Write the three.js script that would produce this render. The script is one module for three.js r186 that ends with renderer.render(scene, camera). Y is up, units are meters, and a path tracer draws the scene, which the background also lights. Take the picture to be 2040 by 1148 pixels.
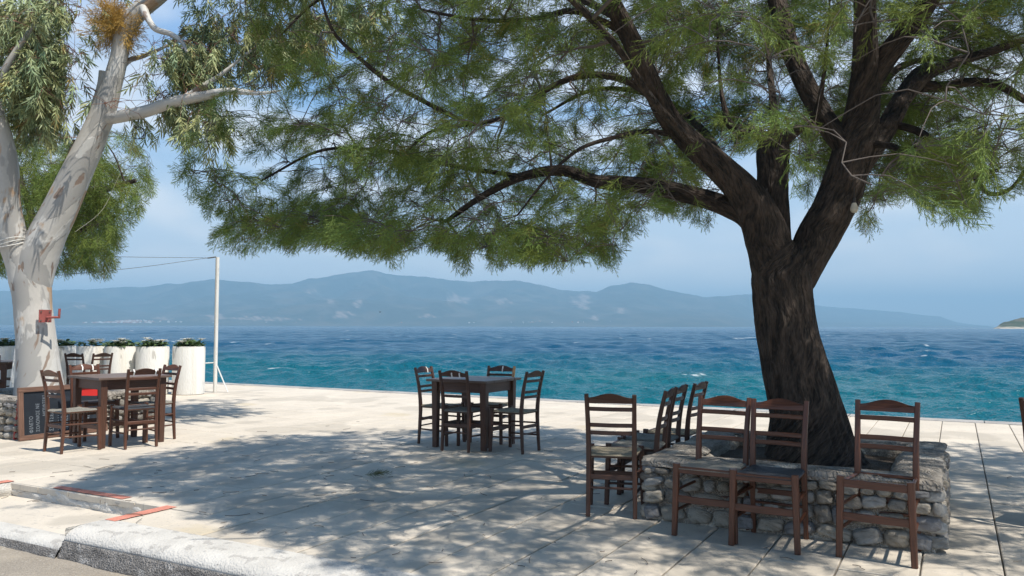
import * as THREE from 'three';
import { mergeGeometries, mergeVertices, toCreasedNormals } from 'three/addons/utils/BufferGeometryUtils.js';
import { ImprovedNoise } from 'three/addons/math/ImprovedNoise.js';

// ------------------------------------------------------------------ camera, sky, sun, exposure
const scene = new THREE.Scene();
const FOCAL = 1621, MIDX = 1020, MIDY = 574;               // the lens, in pixels of a 2040 x 1148 frame
const camera = new THREE.PerspectiveCamera(2 * Math.atan(574 / FOCAL) * 180 / Math.PI, 2040 / 1148, 0.05, 60000);
camera.position.set(0, 1.4, 0);
camera.rotation.order = 'YXZ';
camera.rotation.set(2.70 * Math.PI / 180, 0, 0.14 * Math.PI / 180);
camera.updateMatrixWorld(true);

const renderer = new THREE.WebGLRenderer({ antialias: true });
renderer.setSize(1024, 576);
renderer.toneMapping = THREE.LinearToneMapping;
renderer.toneMappingExposure = 1.3;
renderer.shadowMap.enabled = true;

const SUN_TO = new THREE.Vector3(0.80 * Math.cos(1.08), Math.sin(1.08), 0.60 * Math.cos(1.08));
const sun = new THREE.DirectionalLight(new THREE.Color(1.0, 0.945, 0.86), 4.9);
sun.position.copy(SUN_TO).multiplyScalar(60).add(new THREE.Vector3(0, 0, -8));
sun.target.position.set(0, 0, -8);
sun.castShadow = true;
sun.shadow.mapSize.set(4096, 4096);
Object.assign(sun.shadow.camera, { left: -22, right: 22, top: 22, bottom: -22, near: 5, far: 140 });
scene.add(sun, sun.target);

// ------------------------------------------------------------------ small maths
const V = (x, y, z) => new THREE.Vector3(x, y, z);
const clamp = (x, a = 0, b = 1) => Math.min(b, Math.max(a, x));
const lerp = (a, b, t) => a + (b - a) * t;
const smooth = (a, b, x) => { const t = clamp((x - a) / (b - a)); return t * t * (3 - 2 * t); };
function rng(seed) { let a = seed >>> 0; return () => { a = (a + 0x6D2B79F5) | 0; let t = Math.imul(a ^ (a >>> 15), 1 | a); t = (t + Math.imul(t ^ (t >>> 7), 61 | t)) ^ t; return ((t ^ (t >>> 14)) >>> 0) / 4294967296; }; }
const perlin = new ImprovedNoise();
const n3 = (x, y, z) => perlin.noise(x, y, z);
function fbm3(x, y, z, o = 4) { let s = 0, a = 0.5; for (let i = 0; i < o; i++) { s += a * perlin.noise(x, y, z); x *= 2.03; y *= 2.03; z *= 2.03; a *= 0.5; } return s; }
function hash2(x, y, s) { let h = Math.imul(x, 374761393) ^ Math.imul(y, 668265263) ^ Math.imul(s, 2147483647 ^ 0x5bd1e995); h = Math.imul(h ^ (h >>> 13), 1274126177); return ((h ^ (h >>> 16)) >>> 0) / 4294967296; }
const lattices = new Map();
function tileNoise(u, v, px, py, s) {                         // value noise that repeats every px, py cells
  const key = (px * 4096 + py) * 256 + s; let L = lattices.get(key);
  if (!L) { L = new Float32Array(px * py); for (let j = 0; j < py; j++) for (let i = 0; i < px; i++) L[j * px + i] = hash2(i, j, s); lattices.set(key, L); }
  const x = u * px, y = v * py, xf = Math.floor(x), yf = Math.floor(y), fx = x - xf, fy = y - yf, sx = fx * fx * (3 - 2 * fx), sy = fy * fy * (3 - 2 * fy);
  const x0 = ((xf % px) + px) % px, y0 = (((yf % py) + py) % py) * px, x1 = x0 + 1 === px ? 0 : x0 + 1, y1 = y0 + px === px * py ? 0 : y0 + px;
  const a = L[y0 + x0], c = L[y1 + x0]; return (a + (L[y0 + x1] - a) * sx) * (1 - sy) + (c + (L[y1 + x1] - c) * sx) * sy;
}
function tileFbm(u, v, px, py, s, o = 5) { let t = 0, a = 0.5, n = 0; for (let i = 0; i < o; i++) { t += a * tileNoise(u, v, px << i, py << i, s + i); n += a; a *= 0.5; } return t / n; }

// ground directions: E runs along the quay, S towards the sea
const EU = V(0.878, 0, 0.479), SV = V(0.479, 0, -0.878);
const uv2w = (u, v, y = 0) => V(EU.x * u + SV.x * v, y, EU.z * u + SV.z * v);
const GRID_TURN = -Math.atan2(0.479, 0.878);                // rotation.y that turns +x to E

function at(px, py, d) {                                     // a sight line of the survey photograph, followed for d metres of depth
  const r = V((px - MIDX) / FOCAL, (MIDY - py) / FOCAL, -1).applyQuaternion(camera.quaternion);
  return r.multiplyScalar(d / -r.z).add(camera.position);
}
const invCam = camera.matrixWorld.clone().invert();
function proj(p) { const q = p.clone().applyMatrix4(invCam); return [MIDX - q.x / q.z * FOCAL, MIDY + q.y / q.z * FOCAL, -q.z]; }
const knots = (list) => (x) => { if (x <= list[0][0]) return list[0][1]; for (let i = 1; i < list.length; i++) if (x <= list[i][0]) { const [a, b] = list[i - 1], [c, d] = list[i]; return b + (d - b) * (x - a) / (c - a); } return list[list.length - 1][1]; };

// ------------------------------------------------------------------ the sky: air and thin cloud
{
  const W = 1024, H = 512, px = new Float32Array(W * H * 4);
  const stops = [[-90, .20, .27, .32], [-6, .30, .40, .50], [0, .80, .835, .87], [3, .72, .775, .835], [8, .49, .62, .765], [14, .235, .42, .69], [22, .155, .33, .645], [40, .105, .225, .45], [90, .07, .155, .33]];
  for (let j = 0; j < H; j++) {
    const el = (j + 0.5) / H * 180 - 90;                    // row 0 is the bottom
    let k = 1; while (k < stops.length - 1 && stops[k][0] < el) k++;
    const A = stops[k - 1], B = stops[k], t = clamp((el - A[0]) / (B[0] - A[0]));
    const c0 = [1, 2, 3].map((i) => lerp(A[i], B[i], t));
    const ce = Math.cos(el * Math.PI / 180), se = Math.sin(el * Math.PI / 180);
    for (let i = 0; i < W; i++) {
      const az = (i + 0.5) / W * 2 * Math.PI - Math.PI, x = Math.cos(az) * ce, z = Math.sin(az) * ce;
      let cloud = 0;
      if (el > 0) {
        const q = 1 / (se + 0.14), X = x * q, Z = z * q;
        const big = fbm3(X * .55 + 3.1, 5.2, Z * .55 + 1.7, 4), fine = fbm3(X * 1.9 + 9, 2.2 + se * 9, Z * 1.9, 5);
        cloud = smooth(0.0, 0.42, big + fine * 0.85 + 0.08 + .10 * (1 - smooth(4, 12, el))) * smooth(0, 2.5, el) * (1 - smooth(14, 34, el) * .75);
      }
      const o = (j * W + i) * 4, cc = [.80, .825, .86];
      for (let n = 0; n < 3; n++) px[o + n] = lerp(c0[n], cc[n], cloud * 0.78);
      px[o + 3] = 1;
    }
  }
  const sky = new THREE.DataTexture(px, W, H, THREE.RGBAFormat, THREE.FloatType);
  sky.mapping = THREE.EquirectangularReflectionMapping; sky.magFilter = THREE.LinearFilter; sky.minFilter = THREE.LinearFilter; sky.needsUpdate = true;
  scene.background = sky; scene.environment = sky;
}

// ------------------------------------------------------------------ textures
function paint(n, fn, { srgb = true, m = n } = {}) {
  const d = new Uint8Array(n * m * 4);
  for (let j = 0; j < m; j++) for (let i = 0; i < n; i++) {
    const c = fn((i + .5) / n, (j + .5) / m, i, j), o = (j * n + i) * 4;
    for (let k = 0; k < 3; k++) { const x = clamp(Array.isArray(c) ? c[k] : c); d[o + k] = 255 * (srgb ? (x <= .0031308 ? 12.92 * x : 1.055 * x ** (1 / 2.4) - .055) : x); }
    d[o + 3] = 255;
  }
  const t = new THREE.DataTexture(d, n, m, THREE.RGBAFormat);
  t.wrapS = t.wrapT = THREE.RepeatWrapping; t.magFilter = THREE.LinearFilter; t.minFilter = THREE.LinearMipmapLinearFilter; t.generateMipmaps = true;
  if (srgb) t.colorSpace = THREE.SRGBColorSpace;
  t.needsUpdate = true; return t;
}
const rep = (t, x, y = x) => { const c = t.clone(); c.repeat.set(x, y); c.needsUpdate = true; return c; };
const mix3 = (a, b, t) => [lerp(a[0], b[0], t), lerp(a[1], b[1], t), lerp(a[2], b[2], t)];
const mul3 = (a, k) => [a[0] * k, a[1] * k, a[2] * k];

const TX = {};
TX.pave = paint(1024, (u, v) => {
  const fine = tileNoise(u, v, 420, 420, 3), mid = tileFbm(u, v, 12, 12, 11, 5), big = tileFbm(u, v, 3, 3, 23, 4), dirt = smooth(.56, .70, tileFbm(u, v, 5, 5, 41, 6));
  const pollen = smooth(.62, .74, tileFbm(u, v, 3, 6, 77, 6)), pit = smooth(.80, .93, tileNoise(u, v, 170, 170, 8));
  let c = mul3([.60, .535, .445], .80 + .17 * mid + .12 * big + .05 * (fine - .5));
  c = mix3(c, [.38, .34, .28], dirt * .55); c = mix3(c, [.47, .38, .22], pollen * .38);
  return mix3(c, [.33, .31, .28], pit * .5);
});
TX.paveBump = paint(512, (u, v) => .5 + .35 * (tileFbm(u, v, 24, 24, 5, 4) - .5) + .3 * (tileNoise(u, v, 200, 200, 6) - .5), { srgb: false });
TX.asphalt = paint(512, (u, v) => {
  const g = tileNoise(u, v, 260, 260, 3), b = tileFbm(u, v, 6, 6, 9, 5), chip = smooth(.86, .95, tileNoise(u, v, 120, 120, 14)), sand = smooth(.5, .72, tileFbm(u, v, 4, 4, 31, 6));
  let c = mul3([.31, .27, .22], .75 + .4 * b + .45 * (g - .5)); c = mix3(c, [.34, .29, .22], sand * .55); return mix3(c, [.46, .42, .36], chip * .7);
});
TX.grit = paint(512, (u, v) => .5 + .8 * (tileNoise(u, v, 130, 130, 3) - .5) + .5 * (tileFbm(u, v, 20, 20, 5, 4) - .5), { srgb: false });
TX.wood = paint(512, (u, v) => {
  const w = tileFbm(u, v, 4, 2, 5, 4), ring = .5 + .5 * Math.sin((u * 14 + w * 4.5) * 6.283), grain = tileNoise(u, v, 128, 6, 9), wear = smooth(.60, .78, tileFbm(u, v, 10, 4, 17, 5));
  let k = .66 + .30 * ring * .5 + .40 * (grain - .3) + .3 * (w - .5); return mix3([k, k * .96, k * .93], [1.7, 1.75, 1.7], wear * .16).map((x) => x * .7);
});
TX.woodBump = paint(256, (u, v) => .5 + .5 * (tileNoise(u, v, 90, 5, 9) - .5) + .3 * (tileFbm(u, v, 6, 4, 3, 3) - .5), { srgb: false });
TX.cord = paint(256, (u, v) => { const s = Math.abs(Math.sin(u * Math.PI * 14)), tw = tileNoise(u, v, 28, 64, 3), b = tileFbm(u, v, 4, 4, 8, 4); return (.28 + .72 * s) * (.7 + .4 * tw + .35 * (b - .5)); });
TX.cordBump = paint(256, (u, v) => Math.abs(Math.sin(u * Math.PI * 14)) * .85 + .15 * tileNoise(u, v, 28, 64, 3), { srgb: false });
TX.bark = paint(1024, (u, v) => {                            // tamarisk: long stringy furrows
  const warp = tileFbm(u, v, 5, 6, 51, 4), f = tileNoise(u + .03 * warp, v, 26, 9, 3), f2 = tileNoise(u + .02 * warp, v, 70, 26, 5), b = tileFbm(u, v, 5, 5, 7, 4);
  const f3 = tileNoise(u + .01 * warp, v, 180, 56, 15), k = .30 + .45 * smooth(.25, .7, f) + .55 * (f2 - .5) + .5 * (f3 - .5) + .3 * (b - .5);
  return mix3([.012, .010, .008], [.082, .059, .044], clamp(k));
});
TX.barkBump = paint(1024, (u, v) => { const warp = tileFbm(u, v, 5, 6, 51, 4), f = tileNoise(u + .03 * warp, v, 26, 9, 3), f2 = tileNoise(u + .02 * warp, v, 70, 26, 5); return clamp(.45 * smooth(.2, .72, f) + .35 * f2 + .2 * tileNoise(u + .01 * warp, v, 180, 56, 15)); }, { srgb: false });
TX.gum = paint(1024, (u, v) => {                             // eucalyptus: pale bark shed in plates
  const w = tileFbm(u, v, 6, 4, 3, 5), a = tileFbm(u, v, 5, 3, 13, 6), b = tileFbm(u, v, 7, 4, 29, 6), fleck = smooth(.66, .74, tileFbm(u, v, 16, 9, 61, 4)), fine = tileNoise(u, v, 90, 60, 5);
  let c = mul3([.50, .475, .43], .82 + .26 * w + .08 * (fine - .5));
  c = mix3(c, [.31, .30, .28], smooth(.53, .56, a) * .8); c = mix3(c, [.60, .585, .545], smooth(.56, .60, b) * .6); c = mix3(c, [.40, .25, .135], smooth(.60, .64, tileFbm(u, v, 4, 3, 83, 6)) * .8);
  return mix3(c, [.21, .135, .09], fleck * .8);
});
TX.gumBump = paint(512, (u, v) => .4 * smooth(.53, .56, tileFbm(u, v, 5, 3, 13, 6)) + .3 * smooth(.56, .6, tileFbm(u, v, 7, 4, 29, 6)) + .3 * (1 - smooth(.66, .74, tileFbm(u, v, 16, 9, 61, 4))), { srgb: false });
TX.stone = paint(512, (u, v) => { const a = tileFbm(u, v, 5, 5, 3, 6), b = tileNoise(u, v, 80, 80, 8), s = smooth(.6, .72, tileFbm(u, v, 8, 8, 15, 5)), vein = smooth(.03, .0, Math.abs(tileFbm(u, v, 4, 4, 44, 5) - .5)); let k = .55 + .5 * a + .18 * (b - .5); return mix3(mix3([k, k, k], [k * .62, k * .58, k * .5], s * .6), [1, 1, .97], vein * .25).map((x) => x * .85); });
TX.stoneBump = paint(512, (u, v) => .7 * tileFbm(u, v, 10, 10, 3, 5) + .3 * tileNoise(u, v, 110, 110, 8), { srgb: false });
TX.white = paint(512, (u, v) => { const a = tileFbm(u, v, 6, 3, 3, 6), st = smooth(.55, .75, tileFbm(u, v, 14, 2, 21, 4)), sp = smooth(.72, .8, tileFbm(u, v, 20, 20, 33, 4)); let c = mul3([.74, .725, .68], .88 + .18 * a); c = mix3(c, [.58, .50, .36], st * .42); return mix3(c, [.30, .27, .23], sp * .6); });
TX.lime = paint(1024, (u, v) => { const a = tileFbm(u, v, 10, 10, 3, 6), bare = smooth(.62, .67, tileFbm(u, v, 16, 22, 71, 6)), f = tileNoise(u, v, 200, 200, 9); let c = mul3([.55, .525, .48], .78 + .34 * a + .1 * (f - .5)); return mix3(c, mul3([.33, .31, .285], .7 + .6 * f), bare * .6); });
TX.rough = paint(1024, (u, v) => { const a = tileFbm(u, v, 14, 14, 3, 5), f = tileNoise(u, v, 160, 160, 9), g = tileNoise(u, v, 64, 64, 19), wash = smooth(.58, .68, tileFbm(u, v, 6, 6, 57, 6)); let c = mul3([.245, .23, .215], .55 + .6 * a + .35 * (f - .5) + .35 * (g - .5)); return mix3(c, [.5, .485, .46], wash * .6); });
TX.ripple = paint(512, (u, v) => { const w = tileFbm(u, v, 5, 5, 90, 3) * .25, a = tileNoise(u + w * .2, v, 18, 34, 3), b = tileNoise(u, v + w * .2, 37, 66, 5), c = tileNoise(u, v, 80, 130, 7), d = tileNoise(u, v, 170, 240, 9); const r = (x) => 1 - Math.abs(2 * x - 1); return .42 * r(a) + .3 * r(b) + .18 * c + .1 * d; }, { srgb: false });

// ------------------------------------------------------------------ objects and their names
const taken = {};
function numbered(name) { const n = taken[name] = (taken[name] ?? -1) + 1; return n ? `${name}_${String(n).padStart(3, '0')}` : name; }
const lit = (o) => { o.castShadow = o.receiveShadow = true; return o; };
function tag(o, label, category, group) { o.userData.label = label; o.userData.category = category; if (group) o.userData.group = group; return o; }
function thing(name, label, category, pos, turn = 0, group) { const o = new THREE.Group(); o.name = numbered(name); scene.add(o); if (pos) o.position.copy(pos); o.rotation.y = turn; return tag(o, label, category, group); }
function part(name, geo, mat, parent, label) { const m = lit(new THREE.Mesh(geo, mat)); m.name = name; parent.add(m); if (label) m.userData.label = label; return m; }
function ground(name, geo, mat, label) { const m = lit(new THREE.Mesh(geo, mat)); m.name = numbered(name); scene.add(m); m.userData.kind = 'structure'; if (label) m.userData.label = label; return m; }
function std(o) { return new THREE.MeshStandardMaterial(o); }
const rgb = (r, g, b) => new THREE.Color().setRGB(r, g, b);

// ------------------------------------------------------------------ shapes
function geo(pos, idx, uvs, col) {
  const g = new THREE.BufferGeometry();
  g.setAttribute('position', new THREE.Float32BufferAttribute(pos, 3));
  g.setAttribute('uv', new THREE.Float32BufferAttribute(uvs ?? new Float32Array(pos.length / 3 * 2), 2));
  if (col) g.setAttribute('color', new THREE.Float32BufferAttribute(col, 3));
  if (idx) g.setIndex(idx);
  g.computeVertexNormals(); return g;
}
/** A closed section swept along points. section(i, t) gives [a, b] pairs in the frame (side, up); ref fixes the side. */
function sweep(pts, section, { ref = null, caps = true, crease = 0, loop = true } = {}) {
  const n = pts.length, pos = [], uvs = [], idx = [];
  const T = pts.map((p, i) => pts[Math.min(n - 1, i + 1)].clone().sub(pts[Math.max(0, i - 1)]).normalize());
  let side = ref ? ref.clone() : Math.abs(T[0].y) > .9 ? V(1, 0, 0) : V(0, 1, 0).cross(T[0]).normalize();
  let len = 0, m = 0;
  for (let i = 0; i < n; i++) {
    if (i) len += pts[i].distanceTo(pts[i - 1]);
    side = side.clone().addScaledVector(T[i], -side.dot(T[i])).normalize();
    const up = T[i].clone().cross(side).normalize(), s = section(i, i / (n - 1)); m = s.length;
    let per = 0;
    for (let k = 0; k <= m; k++) {
      const [a, b] = s[k % m];
      if (k) { const [c, d] = s[k - 1]; per += Math.hypot(a - c, b - d); }
      const p = pts[i]; pos.push(p.x + side.x * a + up.x * b, p.y + side.y * a + up.y * b, p.z + side.z * a + up.z * b);
      uvs.push(per, len);
    }
  }
  const w = m + 1;
  for (let i = 0; i < n - 1; i++) for (let k = 0; k < m; k++) { const a = i * w + k, b = a + 1, c = a + w, d = c + 1; idx.push(a, b, c, b, d, c); }
  if (caps) for (const [row, flip] of [[0, true], [n - 1, false]]) {
    const base = pos.length / 3, r = row * w;
    for (let k = 0; k < m; k++) { pos.push(...pos.slice((r + k) * 3, (r + k) * 3 + 3)); uvs.push(...uvs.slice((r + k) * 2, (r + k) * 2 + 2)); }
    for (let k = 1; k < m - 1; k++) flip ? idx.push(base, base + k + 1, base + k) : idx.push(base, base + k, base + k + 1);
  }
  let g = geo(pos, idx, uvs);
  if (crease) g = toCreasedNormals(g, crease);
  else { // close the seam of a round section
    const nn = g.attributes.normal;
    for (let i = 0; i < n; i++) { const a = i * w, b = a + m, x = nn.getX(a) + nn.getX(b), y = nn.getY(a) + nn.getY(b), z = nn.getZ(a) + nn.getZ(b), l = Math.hypot(x, y, z) || 1; nn.setXYZ(a, x / l, y / l, z / l); nn.setXYZ(b, x / l, y / l, z / l); }
  }
  return g;
}
const rectSec = (w, t, c = .004) => { const a = w / 2, b = t / 2; return [[a, -b + c], [a, b - c], [a - c, b], [-a + c, b], [-a, b - c], [-a, -b + c], [-a + c, -b], [a - c, -b]]; };
const bar = (pts, w, t, ref, c = .004) => { const s = rectSec(w, t, c); return sweep(pts, () => s, { ref, crease: .5 }); };
const ringSec = (r, n) => Array.from({ length: n }, (_, k) => { const a = k / n * 2 * Math.PI; return [Math.cos(a) * r, Math.sin(a) * r]; });
function rod(pts, r, n = 8, caps = true) { const f = typeof r === 'function' ? r : () => r; return sweep(pts, (i, t) => ringSec(f(t), n), { caps }); }
const curve = (pts, n) => new THREE.CatmullRomCurve3(pts, false, 'centripetal').getPoints(n);
function place(g, x, y, z, ry = 0, rx = 0, rz = 0) { const h = g.clone(); h.applyMatrix4(new THREE.Matrix4().compose(V(x, y, z), new THREE.Quaternion().setFromEuler(new THREE.Euler(rx, ry, rz, 'YXZ')), V(1, 1, 1))); return h; }

// ------------------------------------------------------------------ the ground: quay paving, kerb, ramp, road
const KERB_V = 3.84, EDGE_V = 14.26, ROAD_Y = -0.19;
const U0 = -46, U1 = 24, P = .425, Q = .83, ROW0 = 4.28, COL0 = -1.91;
const RAMP = { u0: -7.42, u1: -5.42, v1: 4.30 };
const M = {};
M.pave = std({ map: rep(TX.pave, .3), bumpMap: rep(TX.paveBump, .9), bumpScale: .004, roughness: .9 });
M.paves = [1, .97, .94, .985].map((k) => { const m = M.pave.clone(); m.color = rgb(k, k * .995, k * .985); return m; });
M.bed = std({ color: rgb(.15, .135, .115), roughness: 1 });
M.asphalt = std({ map: rep(TX.asphalt, .7), bumpMap: rep(TX.grit, 1.4), bumpScale: .006, roughness: .95 });
M.lime = std({ map: rep(TX.lime, .8), bumpMap: rep(TX.grit, .9), bumpScale: .005, roughness: .95 });
M.rough = std({ map: rep(TX.rough, 1.1), bumpMap: rep(TX.grit, 1.5), bumpScale: .018, roughness: 1 });
M.redpaint = std({ color: rgb(.80, .31, .22), map: rep(TX.stone, 1.5), bumpMap: rep(TX.grit, 1.4), bumpScale: .004, roughness: .85 });

function gridBox(u0, u1, v0, v1, y0, y1) {                  // a plain block on the quay's grid
  const pos = [], uvs = [], idx = [], quad = (a, b, c, d) => { const k = pos.length / 3; for (const [u, v, y] of [a, b, c, d]) { const p = uv2w(u, v, y); pos.push(p.x, p.y, p.z); uvs.push(u, v + y); } idx.push(k, k + 1, k + 2, k, k + 2, k + 3); };
  quad([u0, v0, y1], [u1, v0, y1], [u1, v1, y1], [u0, v1, y1]);
  quad([u0, v0, y0], [u1, v0, y0], [u1, v0, y1], [u0, v0, y1]); quad([u1, v1, y0], [u0, v1, y0], [u0, v1, y1], [u1, v1, y1]);
  quad([u1, v0, y0], [u1, v1, y0], [u1, v1, y1], [u1, v0, y1]); quad([u0, v1, y0], [u0, v0, y0], [u0, v0, y1], [u0, v1, y1]);
  return geo(pos, idx, uvs);
}
const pavement = new THREE.Group(); pavement.name = 'quay_pavement'; pavement.userData.kind = 'structure'; scene.add(pavement);
part('paving_bed', mergeGeometries([gridBox(U0, RAMP.u0, KERB_V - .02, EDGE_V - .02, -2.4, -.018), gridBox(RAMP.u1, U1, KERB_V - .02, EDGE_V - .02, -2.4, -.018), gridBox(RAMP.u0, RAMP.u1, RAMP.v1 + .02, EDGE_V - .02, -2.4, -.018)]), M.bed, pavement);
{
  const r = rng(71), slabs = [];
  const rows = [[KERB_V, ROW0]]; for (let v = ROW0; v < EDGE_V - .6; v += Q) rows.push([v, Math.min(v + Q, EDGE_V - .44)]);
  const c0 = Math.ceil((U0 - COL0) / P), c1 = Math.floor((U1 - COL0) / P);
  for (const [v0, v1] of rows) for (let c = c0; c < c1; c++) {
    let u0 = COL0 + c * P, u1 = u0 + P;
    if (v0 < RAMP.v1 - .1) { if (u0 < RAMP.u1 && u1 > RAMP.u0) { if (u1 > RAMP.u1) u0 = RAMP.u1; else if (u0 < RAMP.u0) u1 = RAMP.u0; else continue; } if (u1 - u0 < .05) continue; }
    const w = uv2w((u0 + u1) / 2, (v0 + v1) / 2), [px, py, d] = proj(w);
    slabs.push({ u0, u1, v0, v1, d: d > 0 && px > -60 && px < 2100 && py < 1230 ? d : 1e3 + w.length(), dy: (r() - .5) * .004, t: [(r() - .5) * .004, (r() - .5) * .004], off: r() < .12 ? Math.floor(r() * 12) : 0 });
  }
  slabs.sort((a, b) => a.d - b.d);
  const chip = .006, far = [];
  const slabGeo = (s, local) => {
    const hu = (s.u1 - s.u0) / 2 - .0050, hv = (s.v1 - s.v0) / 2 - .0050, cu = (s.u0 + s.u1) / 2, cv = (s.v0 + s.v1) / 2, pos = [], uvs = [], idx = [];
    const ring = (ru, rv, y) => [[-ru, -rv], [ru, -rv], [ru, rv], [-ru, rv]].forEach(([a, b]) => { const yy = y + s.dy + (a * s.t[0] + b * s.t[1]); const p = local ? V(EU.x * a + SV.x * b, yy, EU.z * a + SV.z * b) : uv2w(cu + a, cv + b, yy); pos.push(p.x, p.y, p.z); uvs.push(cu + a + s.off * .37, cv + b + s.off * .61); });
    ring(hu - chip, hv - chip, 0); ring(hu, hv, -.004); ring(hu, hv, -.05);
    idx.push(0, 1, 2, 0, 2, 3); for (const k of [0, 4]) for (let i = 0; i < 4; i++) { const j = (i + 1) % 4; idx.push(k + i, k + 4 + i, k + 4 + j, k + i, k + 4 + j, k + j); }
    const g = geo(pos, idx, uvs); return toCreasedNormals(g, .3);
  };
  slabs.forEach((s, i) => {
    if (i < 300) { const m = part('paving_slab', slabGeo(s, true), M.paves[Math.floor(r() * 4)], pavement); m.position.copy(uv2w((s.u0 + s.u1) / 2, (s.v0 + s.v1) / 2)); } else far.push(slabGeo(s, false));
  });
  part('distant_paving_slabs', mergeGeometries(far), M.pave, pavement).userData.kind = 'stuff';
  // the worn edge stones along the water
  M.edge = std({ color: rgb(.72, .71, .72), map: rep(TX.lime, .45), bumpMap: rep(TX.grit, .6), bumpScale: .01, roughness: .9 });
  for (let k = 0, u = U0; u < U1; k++) {
    const L = 1.55 + .5 * hash2(k, 4, 9), u1 = Math.min(U1, u + L), pos = [], uvs = [], idx = [], nu = 14;
    const prof = [[EDGE_V - .435, -.03], [EDGE_V - .433, .004], [EDGE_V - .2, .006], [EDGE_V - .05, .002], [EDGE_V - .012, -.012], [EDGE_V, -.05], [EDGE_V, -.45], [EDGE_V - .02, -2.4]];
    for (let i = 0; i <= nu; i++) prof.forEach(([v, y], j) => { const uu = lerp(u + .006, u1 - .006, i / nu), q = j > 1 ? 1 : 0, p = uv2w(uu, v + q * .03 * fbm3(uu * 1.7, j, 3, 3), y + q * .012 * fbm3(uu * 2.2, j * 2, 8, 3)); pos.push(p.x, p.y, p.z); uvs.push(uu, v + y); });
    for (let i = 0; i < nu; i++) for (let j = 0; j < prof.length - 1; j++) { const a = i * prof.length + j, b = a + prof.length; idx.push(a, b, a + 1, b, b + 1, a + 1); }
    part('edge_stone', toCreasedNormals(geo(pos, idx, uvs), .7), M.edge, pavement); u = u1;
  }
}
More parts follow.
